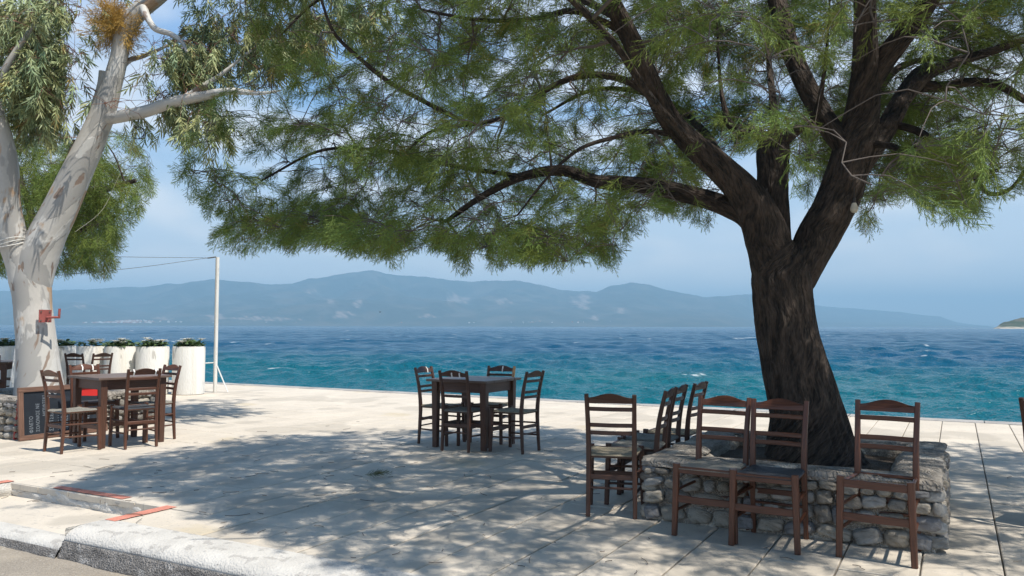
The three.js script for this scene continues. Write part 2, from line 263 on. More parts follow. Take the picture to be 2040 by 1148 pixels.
// the kerb: whitewashed rounded cap over a rough concrete face; lower across the ramp
{
  const kerb = new THREE.Group(); kerb.name = 'kerb'; kerb.userData.kind = 'structure'; scene.add(kerb);
  const strip = (name, prof, mat, u0, u1, wob, seed, step = .03) => {
    const rag = name === 'rough_face' ? .6 : .16;
    const n = Math.max(4, Math.round((u1 - u0) / step)), pos = [], uvs = [], idx = [], w = prof.length; let s = [0]; for (let j = 1; j < w; j++) s.push(s[j - 1] + Math.hypot(prof[j][0] - prof[j - 1][0], prof[j][1] - prof[j - 1][1]));
    for (let i = 0; i <= n; i++) for (let j = 0; j < w; j++) {
      const u = lerp(u0, u1, i / n), [v, y, k = 1] = prof[j], a = fbm3(u * 1.7, s[j] * 4 + seed, seed, 3) * .9 + fbm3(u * 9, s[j] * 10, seed + 5, 3) * rag, q = uv2w(u, v + wob * k * a * 1.3, y + wob * k * a * .55);
      pos.push(q.x, q.y, q.z); uvs.push(u, s[j] + seed * .31);
    }
    for (let i = 0; i < n; i++) for (let j = 0; j < w - 1; j++) { const a = i * w + j, b = a + w; idx.push(a, a + 1, b, b, a + 1, b + 1); }
    return part(name, geo(pos, idx, uvs), mat, kerb);
  };
  const line = (a, b, n) => Array.from({ length: n }, (_, i) => [lerp(a[0], b[0], i / (n - 1)), lerp(a[1], b[1], i / (n - 1)), a[2] === undefined ? 1 : lerp(a[2], b[2], i / (n - 1))]);
  const cap = [[KERB_V - .004, -.01, 0], [KERB_V - .006, .002, .1], [3.76, .004, .4], [3.68, .002, .7], [3.62, -.002, .9], [3.58, -.010, 1], [3.55, -.022, 1], [3.53, -.037, 1], [3.515, -.054, 1], [3.508, -.072, 1], [3.512, -.082, .6]];
  const face = [[3.53, -.076, .3], ...line([3.50, -.084, 1], [3.455, ROAD_Y + .004, 1.1], 8), [3.45, ROAD_Y - .05, .2]];
  strip('whitewashed_cap', cap, M.lime, RAMP.u1, U1, .009, 2); strip('rough_face', face, M.rough, RAMP.u1, U1, .030, 3);
  strip('whitewashed_cap', cap, M.lime, U0, RAMP.u0, .016, 5, .1); strip('rough_face', face, M.rough, U0, RAMP.u0, .030, 6, .1);
  const low = [[3.66, -.1, 0], [3.63, -.092, .4], [3.58, -.092, .8], [3.53, -.097, 1], [3.495, -.108, 1], [3.475, -.124, 1], [3.47, -.136, .6]], lowFace = [[3.49, -.13, .3], ...line([3.465, -.138, 1], [3.44, ROAD_Y + .002, 1], 5), [3.43, ROAD_Y - .05, .2]];
  strip('whitewashed_cap', low, M.lime, RAMP.u0, RAMP.u1, .015, 8); strip('rough_face', lowFace, M.rough, RAMP.u0, RAMP.u1, .026, 9);
  // ends of the tall kerb at the ramp and the ramp's broken back and side walls
  const wall = (name, A, B, y0, y1, seed, mat) => {
    const n = Math.max(6, Math.round(A.distanceTo(B) / .03)), m = 7, pos = [], uvs = [], idx = [], dir = B.clone().sub(A).normalize(), out = V(-dir.z, 0, dir.x);
    for (let i = 0; i <= n; i++) for (let j = 0; j <= m; j++) { const t = i / n, p = A.clone().lerp(B, t), s = t * A.distanceTo(B), k = j / m, a = (fbm3(s * 3, k * 2, seed, 3) * .05 + fbm3(s * 12, k * 5, seed + 4, 3) * .035 + .012) * Math.sin(Math.PI * (.15 + .8 * (1 - k))); p.addScaledVector(out, a); pos.push(p.x, lerp(y0, y1, k) , p.z); uvs.push(s + seed, k * (y1 - y0)); }
    for (let i = 0; i < n; i++) for (let j = 0; j < m; j++) { const a = i * (m + 1) + j, b = a + m + 1; idx.push(a, b, a + 1, b, b + 1, a + 1); }
    part(name, geo(pos, idx, uvs), mat, kerb);
  };
  wall('ramp_back_wall', uv2w(RAMP.u0, RAMP.v1), uv2w(RAMP.u1, RAMP.v1), -.16, .002, 3, M.lime);
  wall('ramp_side_wall', uv2w(RAMP.u1, RAMP.v1), uv2w(RAMP.u1, 3.52), -.2, .001, 9, M.lime);
  wall('ramp_side_wall', uv2w(RAMP.u0, 3.52), uv2w(RAMP.u0, RAMP.v1), -.2, .001, 14, M.lime);
  const pos = [], uvs = [], idx = [], n = 60, m = 26;       // the ramp's own floor
  for (let i = 0; i <= n; i++) for (let j = 0; j <= m; j++) { const u = lerp(RAMP.u0 - .03, RAMP.u1 + .03, i / n), v = lerp(3.6, RAMP.v1 + .06, j / m), p = uv2w(u, v, -.098 - .02 * j / m + .012 * fbm3(u * 2, v * 2, 4, 4)); pos.push(p.x, p.y, p.z); uvs.push(u, v); }
  for (let i = 0; i < n; i++) for (let j = 0; j < m; j++) { const a = i * (m + 1) + j, b = a + m + 1; idx.push(a, b, a + 1, b, b + 1, a + 1); }
  part('ramp_floor', geo(pos, idx, uvs), M.pave, kerb);
  const paintStrip = (u0, u1, v0, v1, seed) => {
    const pos = [], uvs = [], idx = [], n = 40, along = u1 - u0 > v1 - v0;
    for (let i = 0; i <= n; i++) for (const k of [0, 1]) { const t = i / n, w = .012 * fbm3(t * 14 + seed, k * 9, 2, 3); const u = along ? lerp(u0, u1, t) : (k ? u1 : u0) + w, v = along ? (k ? v1 : v0) + w : lerp(v0, v1, t), p = uv2w(u, v, .0052); pos.push(p.x, p.y, p.z); uvs.push(u, v); }
    for (let i = 0; i < n; i++) { const a = i * 2; along ? idx.push(a, a + 2, a + 1, a + 2, a + 3, a + 1) : idx.push(a, a + 1, a + 2, a + 2, a + 1, a + 3); }
    part('red_paint_strip', geo(pos, idx, uvs), M.redpaint, kerb);
  };
  paintStrip(-6.85, -5.92, RAMP.v1 + .01, RAMP.v1 + .10, 1); paintStrip(RAMP.u1 + .012, RAMP.u1 + .125, 3.80, RAMP.v1 + .03, 2); paintStrip(RAMP.u0 - .125, RAMP.u0 - .015, 3.82, RAMP.v1 + .03, 3);
}
{ // the road, under the camera's feet and away to both sides
  const pos = [], uvs = [], idx = [], n = 160, m = 40;
  for (let i = 0; i <= n; i++) for (let j = 0; j <= m; j++) { const u = lerp(U0, U1, i / n), v = lerp(-34, 3.62, (j / m) ** .6), p = uv2w(u, v, ROAD_Y + .010 * fbm3(u * .6, v * .6, 3, 3)); pos.push(p.x, p.y, p.z); uvs.push(u, v); }
  for (let i = 0; i < n; i++) for (let j = 0; j < m; j++) { const a = i * (m + 1) + j, b = a + m + 1; idx.push(a, b, a + 1, b, b + 1, a + 1); }
  ground('road', geo(pos, idx, uvs), M.asphalt);
}

// ------------------------------------------------------------------ the sea: shallow turquoise shelf, then blue gulf; real waves
const SEA_Y = -0.95;
{
  const waves = [], r = rng(5);
  for (let i = 0; i < 52; i++) { const L = .62 * 1.075 ** i, a = 2.0 + (r() - .5) * (L > 8 ? .8 : 2.0); waves.push({ k: 2 * Math.PI / L, dx: Math.cos(a), dz: Math.sin(a), A: .0150 * L ** .62 * (.5 + 1.0 * r()) * (L > 9 ? .55 : 1), p: r() * 6.28, L }); }
  const pos = [], uvs = [], col = [], idx = [], ang = [];
  for (let a = -84; a <= 84.01;) { ang.push(a); a += Math.abs(a) < 37 ? .2 : Math.abs(a) < 50 ? .6 : 2.5; }
  const rad = [8.5]; while (rad[rad.length - 1] < 24000) { const q = rad[rad.length - 1]; rad.push(q * (q < 420 ? 1.0048 : q < 1500 ? 1.010 : 1.06)); }
  const shallow = [.006, .100, .130], deep = [.005, .066, .132], foam = [.62, .66, .66], W = ang.length;
  for (let i = 0; i < rad.length; i++) {
    const R = rad[i], cell = R * (R < 420 ? .0048 : .010);
    for (let j = 0; j < W; j++) {
      const a = ang[j] * Math.PI / 180, x = R * Math.sin(a), z = -R * Math.cos(a); let y = 0, ox = 0, oz = 0;
      const gust = .8 + .45 * n3(x * .021, 2.7, z * .033) + .25 * n3(x * .08, 9.7, z * .12);
      for (const w of waves) { if (w.L < cell * 3.0 || R > 1500) continue; const f = smooth(3.0, 4.2, w.L / cell), ph = w.k * (w.dx * x + w.dz * z) + w.p, c = Math.cos(ph), s = Math.sin(ph); y += f * w.A * gust * c; const st = .75 * f * w.A * gust * s; ox -= w.dx * st; oz -= w.dz * st; }
      pos.push(x + ox, SEA_Y + y, z + oz); uvs.push(x, z);
      const v = x * SV.x + z * SV.z - EDGE_V, edge = v + 14 * fbm3(x * .03, 1.3, z * .05, 4) - .10 * (x * EU.x + z * EU.z), t = smooth(8, 62, edge), patch = fbm3(x * .05, 8.3, z * .11, 4);
      let c = mix3(shallow, deep, clamp(t + patch * .35));
      const crest = R < 1500 ? y / .3 + n3(x * .35, 4, z * .8) * .9 + n3(x * .03, 7, z * .05) * .9 + fbm3(x * 1.6, 3, z * 4.0, 3) * 1.5 : n3(x * .02, 4, z * .02) * 1.6 + n3(x * .005, 7, z * .006);
      c = mix3(c, foam, smooth(1.75, 2.0, crest) * .8);
      col.push(...c);
    }
  }
  for (let i = 0; i < rad.length - 1; i++) for (let j = 0; j < W - 1; j++) { const a = i * W + j, b = a + W; idx.push(a, a + 1, b, b, a + 1, b + 1); }
  const m = new THREE.MeshPhysicalMaterial({ vertexColors: true, roughness: .16, specularIntensity: .2, ior: 1.333, bumpMap: rep(TX.ripple, .16, .16), bumpScale: .12 });
  ground('sea', geo(pos, idx, uvs, col), m);
}

// ------------------------------------------------------------------ mountains over the gulf, the headland
M.land = std({ vertexColors: true, roughness: 1 });
{
  const ridge = knots([[-1400, 610], [-900, 590], [-500, 566], [-200, 580], [0, 577], [100, 572], [180, 574], [255, 570], [300, 565], [330, 558], [400, 553], [470, 555], [540, 562], [570, 560], [590, 559], [640, 550], [690, 541], [730, 537], [745, 536], [770, 541], [800, 545], [850, 549], [900, 557], [940, 560], [1000, 558], [1040, 557], [1075, 562], [1120, 575], [1160, 578], [1190, 580], [1215, 568], [1260, 562], [1290, 565], [1330, 577], [1400, 590], [1450, 588], [1500, 584], [1540, 590], [1580, 600], [1625, 608], [1700, 614], [1760, 619], [1800, 621], [1840, 628], [1870, 630], [1910, 643], [1985, 652], [2060, 656], [3400, 660]]);
  const foot = knots([[-1400, 640], [-300, 615], [0, 618], [90, 606], [150, 602], [200, 608], [270, 626], [330, 622], [420, 605], [520, 600], [640, 594], [760, 596], [900, 600], [1000, 606], [1100, 616], [1200, 612], [1300, 622], [1420, 630], [1500, 634], [1600, 640], [1800, 646], [1985, 653], [3400, 656]]);
  const bare = [[680, 626, 18, 7], [910, 596, 22, 8], [1160, 604, 16, 16], [715, 604, 9, 9], [1000, 600, 14, 5], [500, 634, 45, 4], [430, 632, 22, 6], [620, 580, 9, 6], [1185, 634, 8, 8], [330, 634, 20, 4], [560, 636, 30, 3], [660, 600, 8, 4], [1240, 620, 10, 4], [160, 610, 12, 3], [850, 630, 20, 3]];
  const pos = [], col = [], idx = [], uvs = [], cols = 620, rows = 84;
  for (let j = 0; j <= rows; j++) for (let i = 0; i <= cols; i++) {
    const px = lerp(-1400, 2120, i / cols), a = (px - MIDX) / FOCAL, t = j / rows, far = lerp(1, 1.42, smooth(1420, 1620, px));
    const D = far * (t < .35 ? lerp(9300, 10900, t / .35) : t < .85 ? lerp(10900, 14000, (t - .35) / .5) : lerp(14000, 16500, (t - .85) / .15));
    const hz = 650.5 + (px - MIDX) * .0027, hr = Math.max(0, (hz - ridge(px)) / FOCAL) * 14000 * far, hf = Math.max(0, Math.min(hz - foot(px), (hz - ridge(px)) * .92) / FOCAL) * 10900 * far, low = smooth(2060, 1960, px);
    const X = a * D, Z = -D;
    let h = t < .35 ? hf * smooth(0, 1, t / .35) ** .8 : t < .85 ? lerp(hf * .97, hr, ((t - .35) / .5) ** 1.25) : hr * (1 - .8 * smooth(0, 1, (t - .85) / .15));
    const rough = smooth(0, .05, t) * (1 - smooth(.76, .84, t) * .8), rid = 1 - 2.2 * Math.abs(fbm3(X / 1500, 3.3, Z / 1500, 6));
    h = h * (1 - .46 * rough * (1 - rid)) + 22 * fbm3(X / 260, 1, Z / 260, 3) * smooth(0, .1, t) * low;
    h = h * low - 12 * (1 - low) - 6 * (1 - smooth(0, .03, t));
    pos.push(X, SEA_Y + h, Z); uvs.push(X / 100, Z / 100);
    const py = hz - h / D * FOCAL, w = fbm3(X / 420, 6, Z / 420, 5); let c = mix3([.022, .032, .021], [.068, .064, .046], smooth(-.12, .3, w + fbm3(X / 90, 2, Z / 90, 2) * .3));
    for (const [bx, by, rx, ry] of bare) { const e = Math.hypot((px - bx) / rx, (py - by) / ry) + fbm3(px / 11, 4, py / 6, 4) * 2.2; c = mix3(c, [.225, .18, .15], smooth(1.05, .75, e) * smooth(-.35, .15, fbm3(px / 5, 9, py / 3, 3))); }
    c = mix3(c, [.42, .38, .32], smooth(.012, .0, t) * .7);
    col.push(...c);
  }
  for (let j = 0; j < rows; j++) for (let i = 0; i < cols; i++) { const a = j * (cols + 1) + i, b = a + cols + 1; idx.push(a, a + 1, b, b, a + 1, b + 1); }
  ground('mountains', geo(pos, idx, uvs, col), M.land, 'hazy blue mountain range across the gulf');
  // the town on the far shore
  const r = rng(44), box = new THREE.BoxGeometry(1, 1, 1), list = [];
  for (let k = 0; k < 620; k++) { const c = k % 3 ? [235, 40, 641, 2.6] : [lerp(90, 1250, r()), 30, 641.5 - 14 * r() ** 3, 2]; list.push([c[0] + (r() + r() - 1) * c[1] * 1.9, c[2] + (r() - .5) * 2 * c[3]]); }
  const houses = new THREE.InstancedMesh(box, std({ roughness: .9 }), list.length), m4 = new THREE.Matrix4(); houses.name = 'far_shore_town';
  list.forEach(([px, py], k) => { const D = 9500 + (644 - py) * 90, p = at(px, py, D), s = 7 + 9 * r(); m4.compose(V(p.x, p.y + 2, p.z), new THREE.Quaternion(), V(s * 1.4, s * .9, s)); houses.setMatrixAt(k, m4); houses.setColorAt(k, r() < .45 ? rgb(.45, .2, .12) : rgb(.78, .75, .7)); });
  lit(houses); houses.userData.kind = 'stuff'; tag(houses, 'pale houses with red roofs of a town along the far shore', 'town'); scene.add(houses);
}
{ // the wooded headland
  const pos = [], col = [], idx = [], uvs = [], nx = 150, nz = 40, D0 = 1750;
  for (let j = 0; j <= nz; j++) for (let i = 0; i <= nx; i++) {
    const x = lerp(1020, 2100, i / nx), z = -lerp(D0 - 60, D0 + 500, j / nz), s = x - 1000 + (z + 1690) * .6, t = j / nz;
    let h = s < 0 ? -3 : (11 * smooth(0, 22, s) + 9 * smooth(20, 60, s) + 34 * smooth(50, 190, s) + 40 * smooth(150, 700, s)) * smooth(.02, .22, t) * (1 - smooth(.6, 1, t)) + smooth(0, 20, s) * 1.2;
    h += h > 2 ? 5.5 * fbm3(x / 16, 2, z / 16, 4) + 3 * Math.abs(n3(x / 7, 5, z / 7)) : 0;
    if (t < .02) h = -3;
    pos.push(x, SEA_Y + h, z); uvs.push(x / 10, z / 10);
    const w = fbm3(x / 30, 6, z / 30, 4); col.push(...(h < 2.2 ? [.42, .37, .29] : mix3([.035, .055, .025], [.13, .11, .075], smooth(.0, .32, w))));
  }
  for (let j = 0; j < nz; j++) for (let i = 0; i < nx; i++) { const a = j * (nx + 1) + i, b = a + nx + 1; idx.push(a, a + 1, b, b, a + 1, b + 1); }
  ground('headland', geo(pos, idx, uvs, col), M.land, 'dark wooded headland with a pale strip of beach');
}
scene.fog = new THREE.FogExp2(rgb(.43, .745, 1.0), 0.000105);

// ------------------------------------------------------------------ trees
M.bark = std({ map: rep(TX.bark, .9, .8), bumpMap: rep(TX.barkBump, .9, .8), bumpScale: .055, roughness: .95 });
M.twig = std({ color: rgb(.118, .096, .080), roughness: .95 });
M.gum = std({ map: rep(TX.gum, .62, .42), bumpMap: rep(TX.gumBump, .62, .42), bumpScale: .008, roughness: .8 });
M.gumTwig = std({ color: rgb(.23, .12, .085), roughness: .9 });
M.feather = std({ color: rgb(.160, .222, .046), roughness: .9, side: THREE.DoubleSide });
M.leaf = std({ color: rgb(.225, .280, .125), roughness: .6, side: THREE.DoubleSide });

/** A limb: [x, y, depth, width] knots along sight lines -> points and radii in metres. */
function trace(list, n) {
  const P3 = list.map(([x, y, d]) => at(x, y, d)), R = list.map(([, , d, w]) => w * .465 * d / FOCAL), c = new THREE.CatmullRomCurve3(P3, false, 'centripetal');
  const pts = c.getPoints(n), rad = pts.map((_, i) => { const t = i / n * (R.length - 1), k = Math.min(R.length - 2, Math.floor(t)); return lerp(R[k], R[k + 1], t - k); });
  return { pts, rad };
}
function limbGeo({ pts, rad }, sides, furrow, seed, flare, bark = 0) {
  return sweep(pts, (i, t) => Array.from({ length: sides }, (_, k) => {
    const a = k / sides * 2 * Math.PI, p = pts[i], cx = Math.cos(a), sx = Math.sin(a);
    const y = i * .1 + seed, w = .16 * n3(cx * 1.3, sx * 1.3, y * .5), f = fbm3(cx * 1.6 + seed, sx * 1.6, y * .3, 2) * .9, ridge = 1 - 2.4 * Math.abs(n3((cx + w * sx) * 5.5 + seed, (sx - w * cx) * 5.5, y * .8)), fine = n3(cx * 14, sx * 14 + seed, y * 2.6);
    const knot = n3(cx + seed, sx, i * .13) * .6, fl = flare ? flare(t) * (1 + .55 * Math.cos(a * 5 + seed)) : 0;
    const r = rad[i] * (1 + furrow * (.6 * f + .6 * knot) + bark * (.5 * ridge + .35 * fine) + fl); return [cx * r, sx * r];
  }), { caps: true });
}
/** Grows branches from a skeleton to the given points, then twigs and leaf sprays. Returns twig geometry and spray matrices. */
function grow({ nodes, targets, keep, r, thick = .016, twigs = [7, 12], twigLen = [.22, .55], step = .1, droop = .5, sprayScale = [.75, 1.25], origin, bare = 0, tuft = .65, whips = 0 }) {
  const geos = [], sprays = [];
  targets.sort((a, b) => a.distanceTo(origin) - b.distanceTo(origin));
  const near = (p) => { let best = null, bd = 1e9; for (const q of nodes) { const d = q.p.distanceTo(p) * (q.r > .05 ? 1.1 : 1) + (q.p.y > p.y + .8 ? .3 : 0); if (d < bd) { bd = d; best = q; } } return [best, bd]; };
  for (const c of targets) {
    const [q, d] = near(c); if (d < .06) continue;
    const mid = q.p.clone().lerp(c, .5).add(V((r() - .5) * .22 * d, .10 * d + (r() - .5) * .15 * d, (r() - .5) * .22 * d)), m2 = q.p.clone().lerp(c, .8).add(V((r() - .5) * .14, (r() - .3) * .1, (r() - .5) * .14));
    const n = Math.max(4, Math.ceil(d / .12)), pts = curve([q.p, mid, m2, c], n), r0 = Math.min(q.r * .75, thick * (.5 + .7 * d) * (.7 + .6 * r())), r1 = .0035;
    geos.push(sweep(pts, (i, t) => ringSec(lerp(r0, r1, t ** .8), 5), { caps: false }));
    for (let i = 1; i < pts.length; i += 2) nodes.push({ p: pts[i], r: lerp(r0, r1, i / n) });
    const k = Math.round(lerp(twigs[0], twigs[1], r()));
    for (let i = 0; i < k; i++) {
      const s = pts[Math.floor(lerp(.45, 1, Math.sqrt(r())) * n)], a = r() * 6.283, out = c.clone().sub(origin); out.y *= .3; out.normalize();
      const dir = V(Math.cos(a), (r() - .45) * 1.3, Math.sin(a)).addScaledVector(out, .55).normalize(), L = lerp(twigLen[0], twigLen[1], r() ** 1.3);
      const e1 = s.clone().addScaledVector(dir, L * .5), e2 = s.clone().addScaledVector(dir, L).add(V(0, -droop * L * (.35 + .6 * r()), 0));
      if (!keep(e2, 0)) continue;
      const tp = curve([s, e1, e2], 4); geos.push(sweep(tp, (_, t) => ringSec(lerp(.0036, .0016, t), 3), { caps: false }));
      if (r() < bare) continue;
      const tip = e2.clone().sub(e1).normalize(), m = Math.max(2, Math.round(L / step));
      for (let j = 0; j < m; j++) {
        const t = 1 - tuft * r() ** .8, o = tp[Math.min(4, Math.round(t * 4))].clone().lerp(e2, r() * .25), sd = tip.clone().multiplyScalar(.9).add(V((r() - .5) * 1.2, (r() - .5) * .9 - droop * .8, (r() - .5) * 1.2)).normalize(), sc = lerp(sprayScale[0], sprayScale[1], r());
        if (keep(o.clone().addScaledVector(sd, .24 * sc), 1)) sprays.push({ o, d: sd, s: sc, roll: r() * 6.283 });
      }
    }
  }
  for (let k = 0; k < whips; k++) {                          // long bare whips
    const q = nodes[Math.floor(r() * nodes.length)]; if (q.r > .03) continue;
    const a = r() * 6.283, L = .35 + .7 * r(), d = V(Math.cos(a), (r() - .6) * 1.2, Math.sin(a)).normalize(), e = q.p.clone().addScaledVector(d, L).add(V(0, -.25 * L * r(), 0)), m = q.p.clone().addScaledVector(d, L * .5).add(V((r() - .5) * .12, .06 * L, (r() - .5) * .12));
    if (keep(e, 0) && keep(m, 0)) geos.push(sweep(curve([q.p, m, e], 6), (_, t) => ringSec(lerp(.0045, .0014, t), 3), { caps: false }));
  }
  return { geos, sprays };
}
function sprayMesh(name, protos, mat, sprays, r, parent, tint) {
  const q = new THREE.Quaternion(), q2 = new THREE.Quaternion(), m = new THREE.Matrix4(), up = V(0, 1, 0);
  protos.forEach((g, k) => {
    const mine = sprays.filter((_, i) => i % protos.length === k), im = lit(new THREE.InstancedMesh(g, mat, mine.length)); im.name = name;
    mine.forEach((s, i) => { q.setFromUnitVectors(up, s.d); q2.setFromAxisAngle(up, s.roll); m.compose(s.o, q.multiply(q2), V(s.s, s.s, s.s)); im.setMatrixAt(i, m); im.setColorAt(i, tint(r, s)); });
    im.userData.kind = 'stuff'; parent.add(im);
  });
}
/** Feathery tamarisk spray along +y, about 0.24 m: a stem, side branchlets, and short thin scale-leaf threads. */
function featherSpray(seed, { len = .24, side = 13, blades = 11, w = .0033 } = {}) {
  const r = rng(seed), pos = [], idx = [], X = V(0, 0, 0), tri = (a, dir, l, ww) => { X.set(r() - .5, r() - .5, r() - .5).cross(dir).normalize(); const k = pos.length / 3, e = a.clone().addScaledVector(dir, l); for (const p of [a.clone().addScaledVector(X, ww / 2), a.clone().addScaledVector(X, -ww / 2), e]) pos.push(p.x, p.y, p.z); idx.push(k, k + 1, k + 2); };
  tri(V(0, 0, 0), V(0, 1, 0), len, .004);
  for (let i = 0; i < side; i++) {
    const t = (i + r()) / side, y = len * (.10 + .80 * t), a = i * 2.4 + r(), up = lerp(.75, 1.7, t) + r() * .5, d = V(Math.cos(a), up, Math.sin(a)).normalize(), L = len * lerp(.52, .26, t) * (.7 + .5 * r()), o = V(0, y, 0);
    tri(o, d, L, w);
    for (let b = 0; b < blades; b++) { const s = o.clone().addScaledVector(d, L * (.12 + .85 * b / blades)), e = d.clone().add(V((r() - .5) * 1.4, (r() - .35) * 1.0, (r() - .5) * 1.4)).normalize(); tri(s, e, .016 + .020 * r(), w * (.8 + .5 * r())); }
  }
  return geo(pos, idx);
}
const tamariskTint = (q) => { const t = q(), k = .82 + .36 * q(); return t > .96 ? rgb(1.15 * k, .75 * k, .75 * k) : rgb(k * lerp(.88, 1.15, t), k, k * lerp(1.1, .8, t)); };   // leaf-to-leaf variation, a few dead sprays
const FEATHER = [1, 2, 3, 4, 5].map((s) => featherSpray(s));

/* ---- the big tamarisk in the stone bed */
{
  const r = rng(20), tree = thing('tamarisk_tree', 'large dark tamarisk with forked furrowed trunk growing from the stone bed', 'tree', V(0, 0, 0));
  const D = 6.36;
  const trunk = trace([[1626, 965, D - .02, 196], [1617, 910, D, 170], [1606, 825, D, 142], [1587, 745, D, 130], [1568, 665, D, 121], [1560, 600, D, 118], [1557, 555, D, 122], [1552, 522, D, 108], [1543, 490, D, 78], [1536, 462, D, 30]], 60);
  part('trunk', limbGeo(trunk, 128, .07, 3, (t) => .28 * Math.exp(-t * 9), .10), M.bark, tree);
  const L = [
    [[1566, 620, D, 50], [1584, 560, D, 80], [1613, 505, D, 82], [1630, 470, D, 87], [1656, 425, D - .02, 86], [1676, 380, D - .03, 87], [1688, 340, D - .05, 83], [1704, 290, D - .08, 84], [1716, 235, D - .12, 72], [1724, 150, D - .25, 58], [1724, 60, D - .4, 47], [1722, -20, D - .55, 42], [1715, -160, D - .8, 32], [1700, -330, D - 1.0, 20]],
    [[1552, 615, D, 50], [1542, 555, D, 84], [1528, 475, D, 92], [1498, 405, D - .05, 76], [1446, 345, D - .15, 62], [1385, 292, D - .3, 52], [1335, 240, D - .45, 46], [1303, 180, D - .6, 44], [1272, 110, D - .7, 42], [1242, 50, D - .8, 40], [1212, -10, D - .9, 36], [1150, -140, D - 1.1, 26]],
    [[1522, 470, D - .02, 60], [1490, 432, D + .02, 50], [1440, 408, D + .1, 42], [1375, 388, D + .2, 38], [1310, 374, D + .3, 36], [1250, 366, D + .4, 32], [1190, 362, D + .5, 28], [1120, 340, D + .6, 24], [1040, 352, D + .6, 19], [960, 392, D + .5, 14], [890, 440, D + .4, 9]],
    [[1545, 500, D + .08, 66], [1541, 420, D + .1, 64], [1539, 350, D + .12, 62], [1541, 300, D + .14, 68], [1546, 272, D + .15, 56]],
    [[1694, 300, D - .1, 52], [1660, 262, D - .05, 46], [1630, 215, D, 42], [1592, 140, D + .1, 40], [1566, 70, D + .2, 39], [1548, 0, D + .3, 38], [1520, -120, D + .5, 28]],
    [[1730, 170, D - .2, 50], [1762, 120, D - .3, 48], [1800, 70, D - .45, 45], [1842, 15, D - .6, 42], [1880, -50, D - .8, 36], [1940, -160, D - 1.0, 24]],
    [[1700, 345, D, 56], [1738, 295, D + .1, 46], [1772, 245, D + .2, 42], [1802, 190, D + .35, 38], [1832, 155, D + .5, 44], [1850, 140, D + .55, 36]],
    [[1836, 172, D + .5, 26], [1880, 172, D + .5, 22], [1930, 164, D + .45, 20], [1985, 168, D + .4, 18], [2040, 198, D + .3, 16], [2120, 240, D + .2, 10]],
    [[1842, 150, D + .5, 26], [1890, 128, D + .6, 24], [1950, 110, D + .7, 20], [2040, 80, D + .8, 16], [2140, 40, D + .9, 10]],
    [[1730, 287, D - .12, 16], [1770, 290, D - .3, 14], [1808, 298, D - .5, 12], [1832, 282, D - .6, 9]],
    [[1537, 285, D + .14, 30], [1500, 262, D + .2, 24], [1458, 252, D + .3, 18], [1440, 200, D + .4, 10], [1432, 120, D + .6, 6], [1428, 30, D + .8, 3]],
    [[1556, 285, D + .1, 28], [1590, 258, D + .0, 22], [1622, 236, D - .2, 16], [1640, 160, D - .4, 9], [1650, 60, D - .6, 5], [1655, -40, D - .8, 3]],
    [[1545, 280, D + .2, 24], [1540, 200, D + .5, 16], [1532, 120, D + .8, 12], [1530, 20, D + 1.1, 8]],
    [[1300, 190, D - .6, 26], [1240, 158, D - .5, 22], [1165, 150, D - .4, 20], [1095, 175, D - .3, 17], [1030, 225, D - .2, 15], [960, 245, D - .1, 12], [860, 262, D, 10], [790, 320, D + .1, 6]],
    [[1262, 80, D - .7, 22], [1200, 42, D - .8, 20], [1140, 22, D - .9, 18], [1060, 38, D - .95, 14], [960, 40, D - 1, 12], [840, 20, D - 1, 8]],
    [[1360, 272, D - .35, 24], [1290, 262, D - .5, 22], [1220, 275, D - .7, 19], [1150, 300, D - .9, 16], [1090, 355, D - 1.0, 12], [1030, 430, D - 1.0, 7]],
    [[940, 250, D - .1, 15], [850, 205, D - .2, 14], [770, 160, D - .3, 14], [715, 115, D - .4, 12], [665, 65, D - .5, 10], [640, 0, D - .6, 8], [615, -70, D - .7, 5]],
    [[1240, 40, D - .8, 24], [1080, -40, D - .3, 22], [900, -90, D + .2, 20], [740, -60, D + .6, 14], [620, 10, D + .8, 9], [560, 70, D + .8, 5]],
    [[1040, 352, D + .6, 15], [900, 330, D + .8, 13], [760, 300, D + .9, 11], [640, 300, D + 1.0, 9], [520, 360, D + 1, 6]],
    [[1724, 20, D - .4, 30], [1760, -100, D - 1.2, 26], [1740, -260, D - 2.0, 20], [1700, -500, D - 2.5, 12]],
    [[1385, 292, D - .3, 26], [1300, 200, D - 1.1, 24], [1200, 60, D - 1.7, 20], [1000, -100, D - 2.0, 14], [800, -140, D - 2.1, 8]],
    [[1700, 300, D + .1, 30], [1740, 200, D + .9, 26], [1800, 130, D + 1.6, 20], [1900, 120, D + 2.2, 12], [1990, 150, D + 2.5, 7]],
    [[1446, 345, D - .1, 28], [1400, 260, D + .8, 24], [1300, 190, D + 1.6, 18], [1180, 180, D + 2.2, 12], [1080, 230, D + 2.6, 7]],
    [[1870, 300, D - .1, 10], [1900, 318, D - .1, 20], [1920, 352, D - .1, 15], [1926, 398, D - .1, 7]], [[1772, 246, D + .2, 22], [1830, 262, D + .05, 22], [1880, 300, D - .1, 22], [1940, 352, D - .15, 15], [1972, 386, D - .2, 13], [2008, 380, D - .25, 11], [2050, 330, D - .3, 8]],
  ];
  const nodes = [];
  L.forEach((l, i) => {
    const t = trace(i < 13 ? l : l.map(([a, b, c, w]) => [a, b, c, w * (i === 15 ? .5 : .72)]), l.length * 6); part('limb', limbGeo(t, t.rad[0] > .08 ? 72 : 16, .09, 11 + i * 7, null, .09), M.bark, tree);
    t.pts.forEach((p, k) => { if (k > 4 && k % 2 === 0) nodes.push({ p, r: t.rad[k] }); });
  });
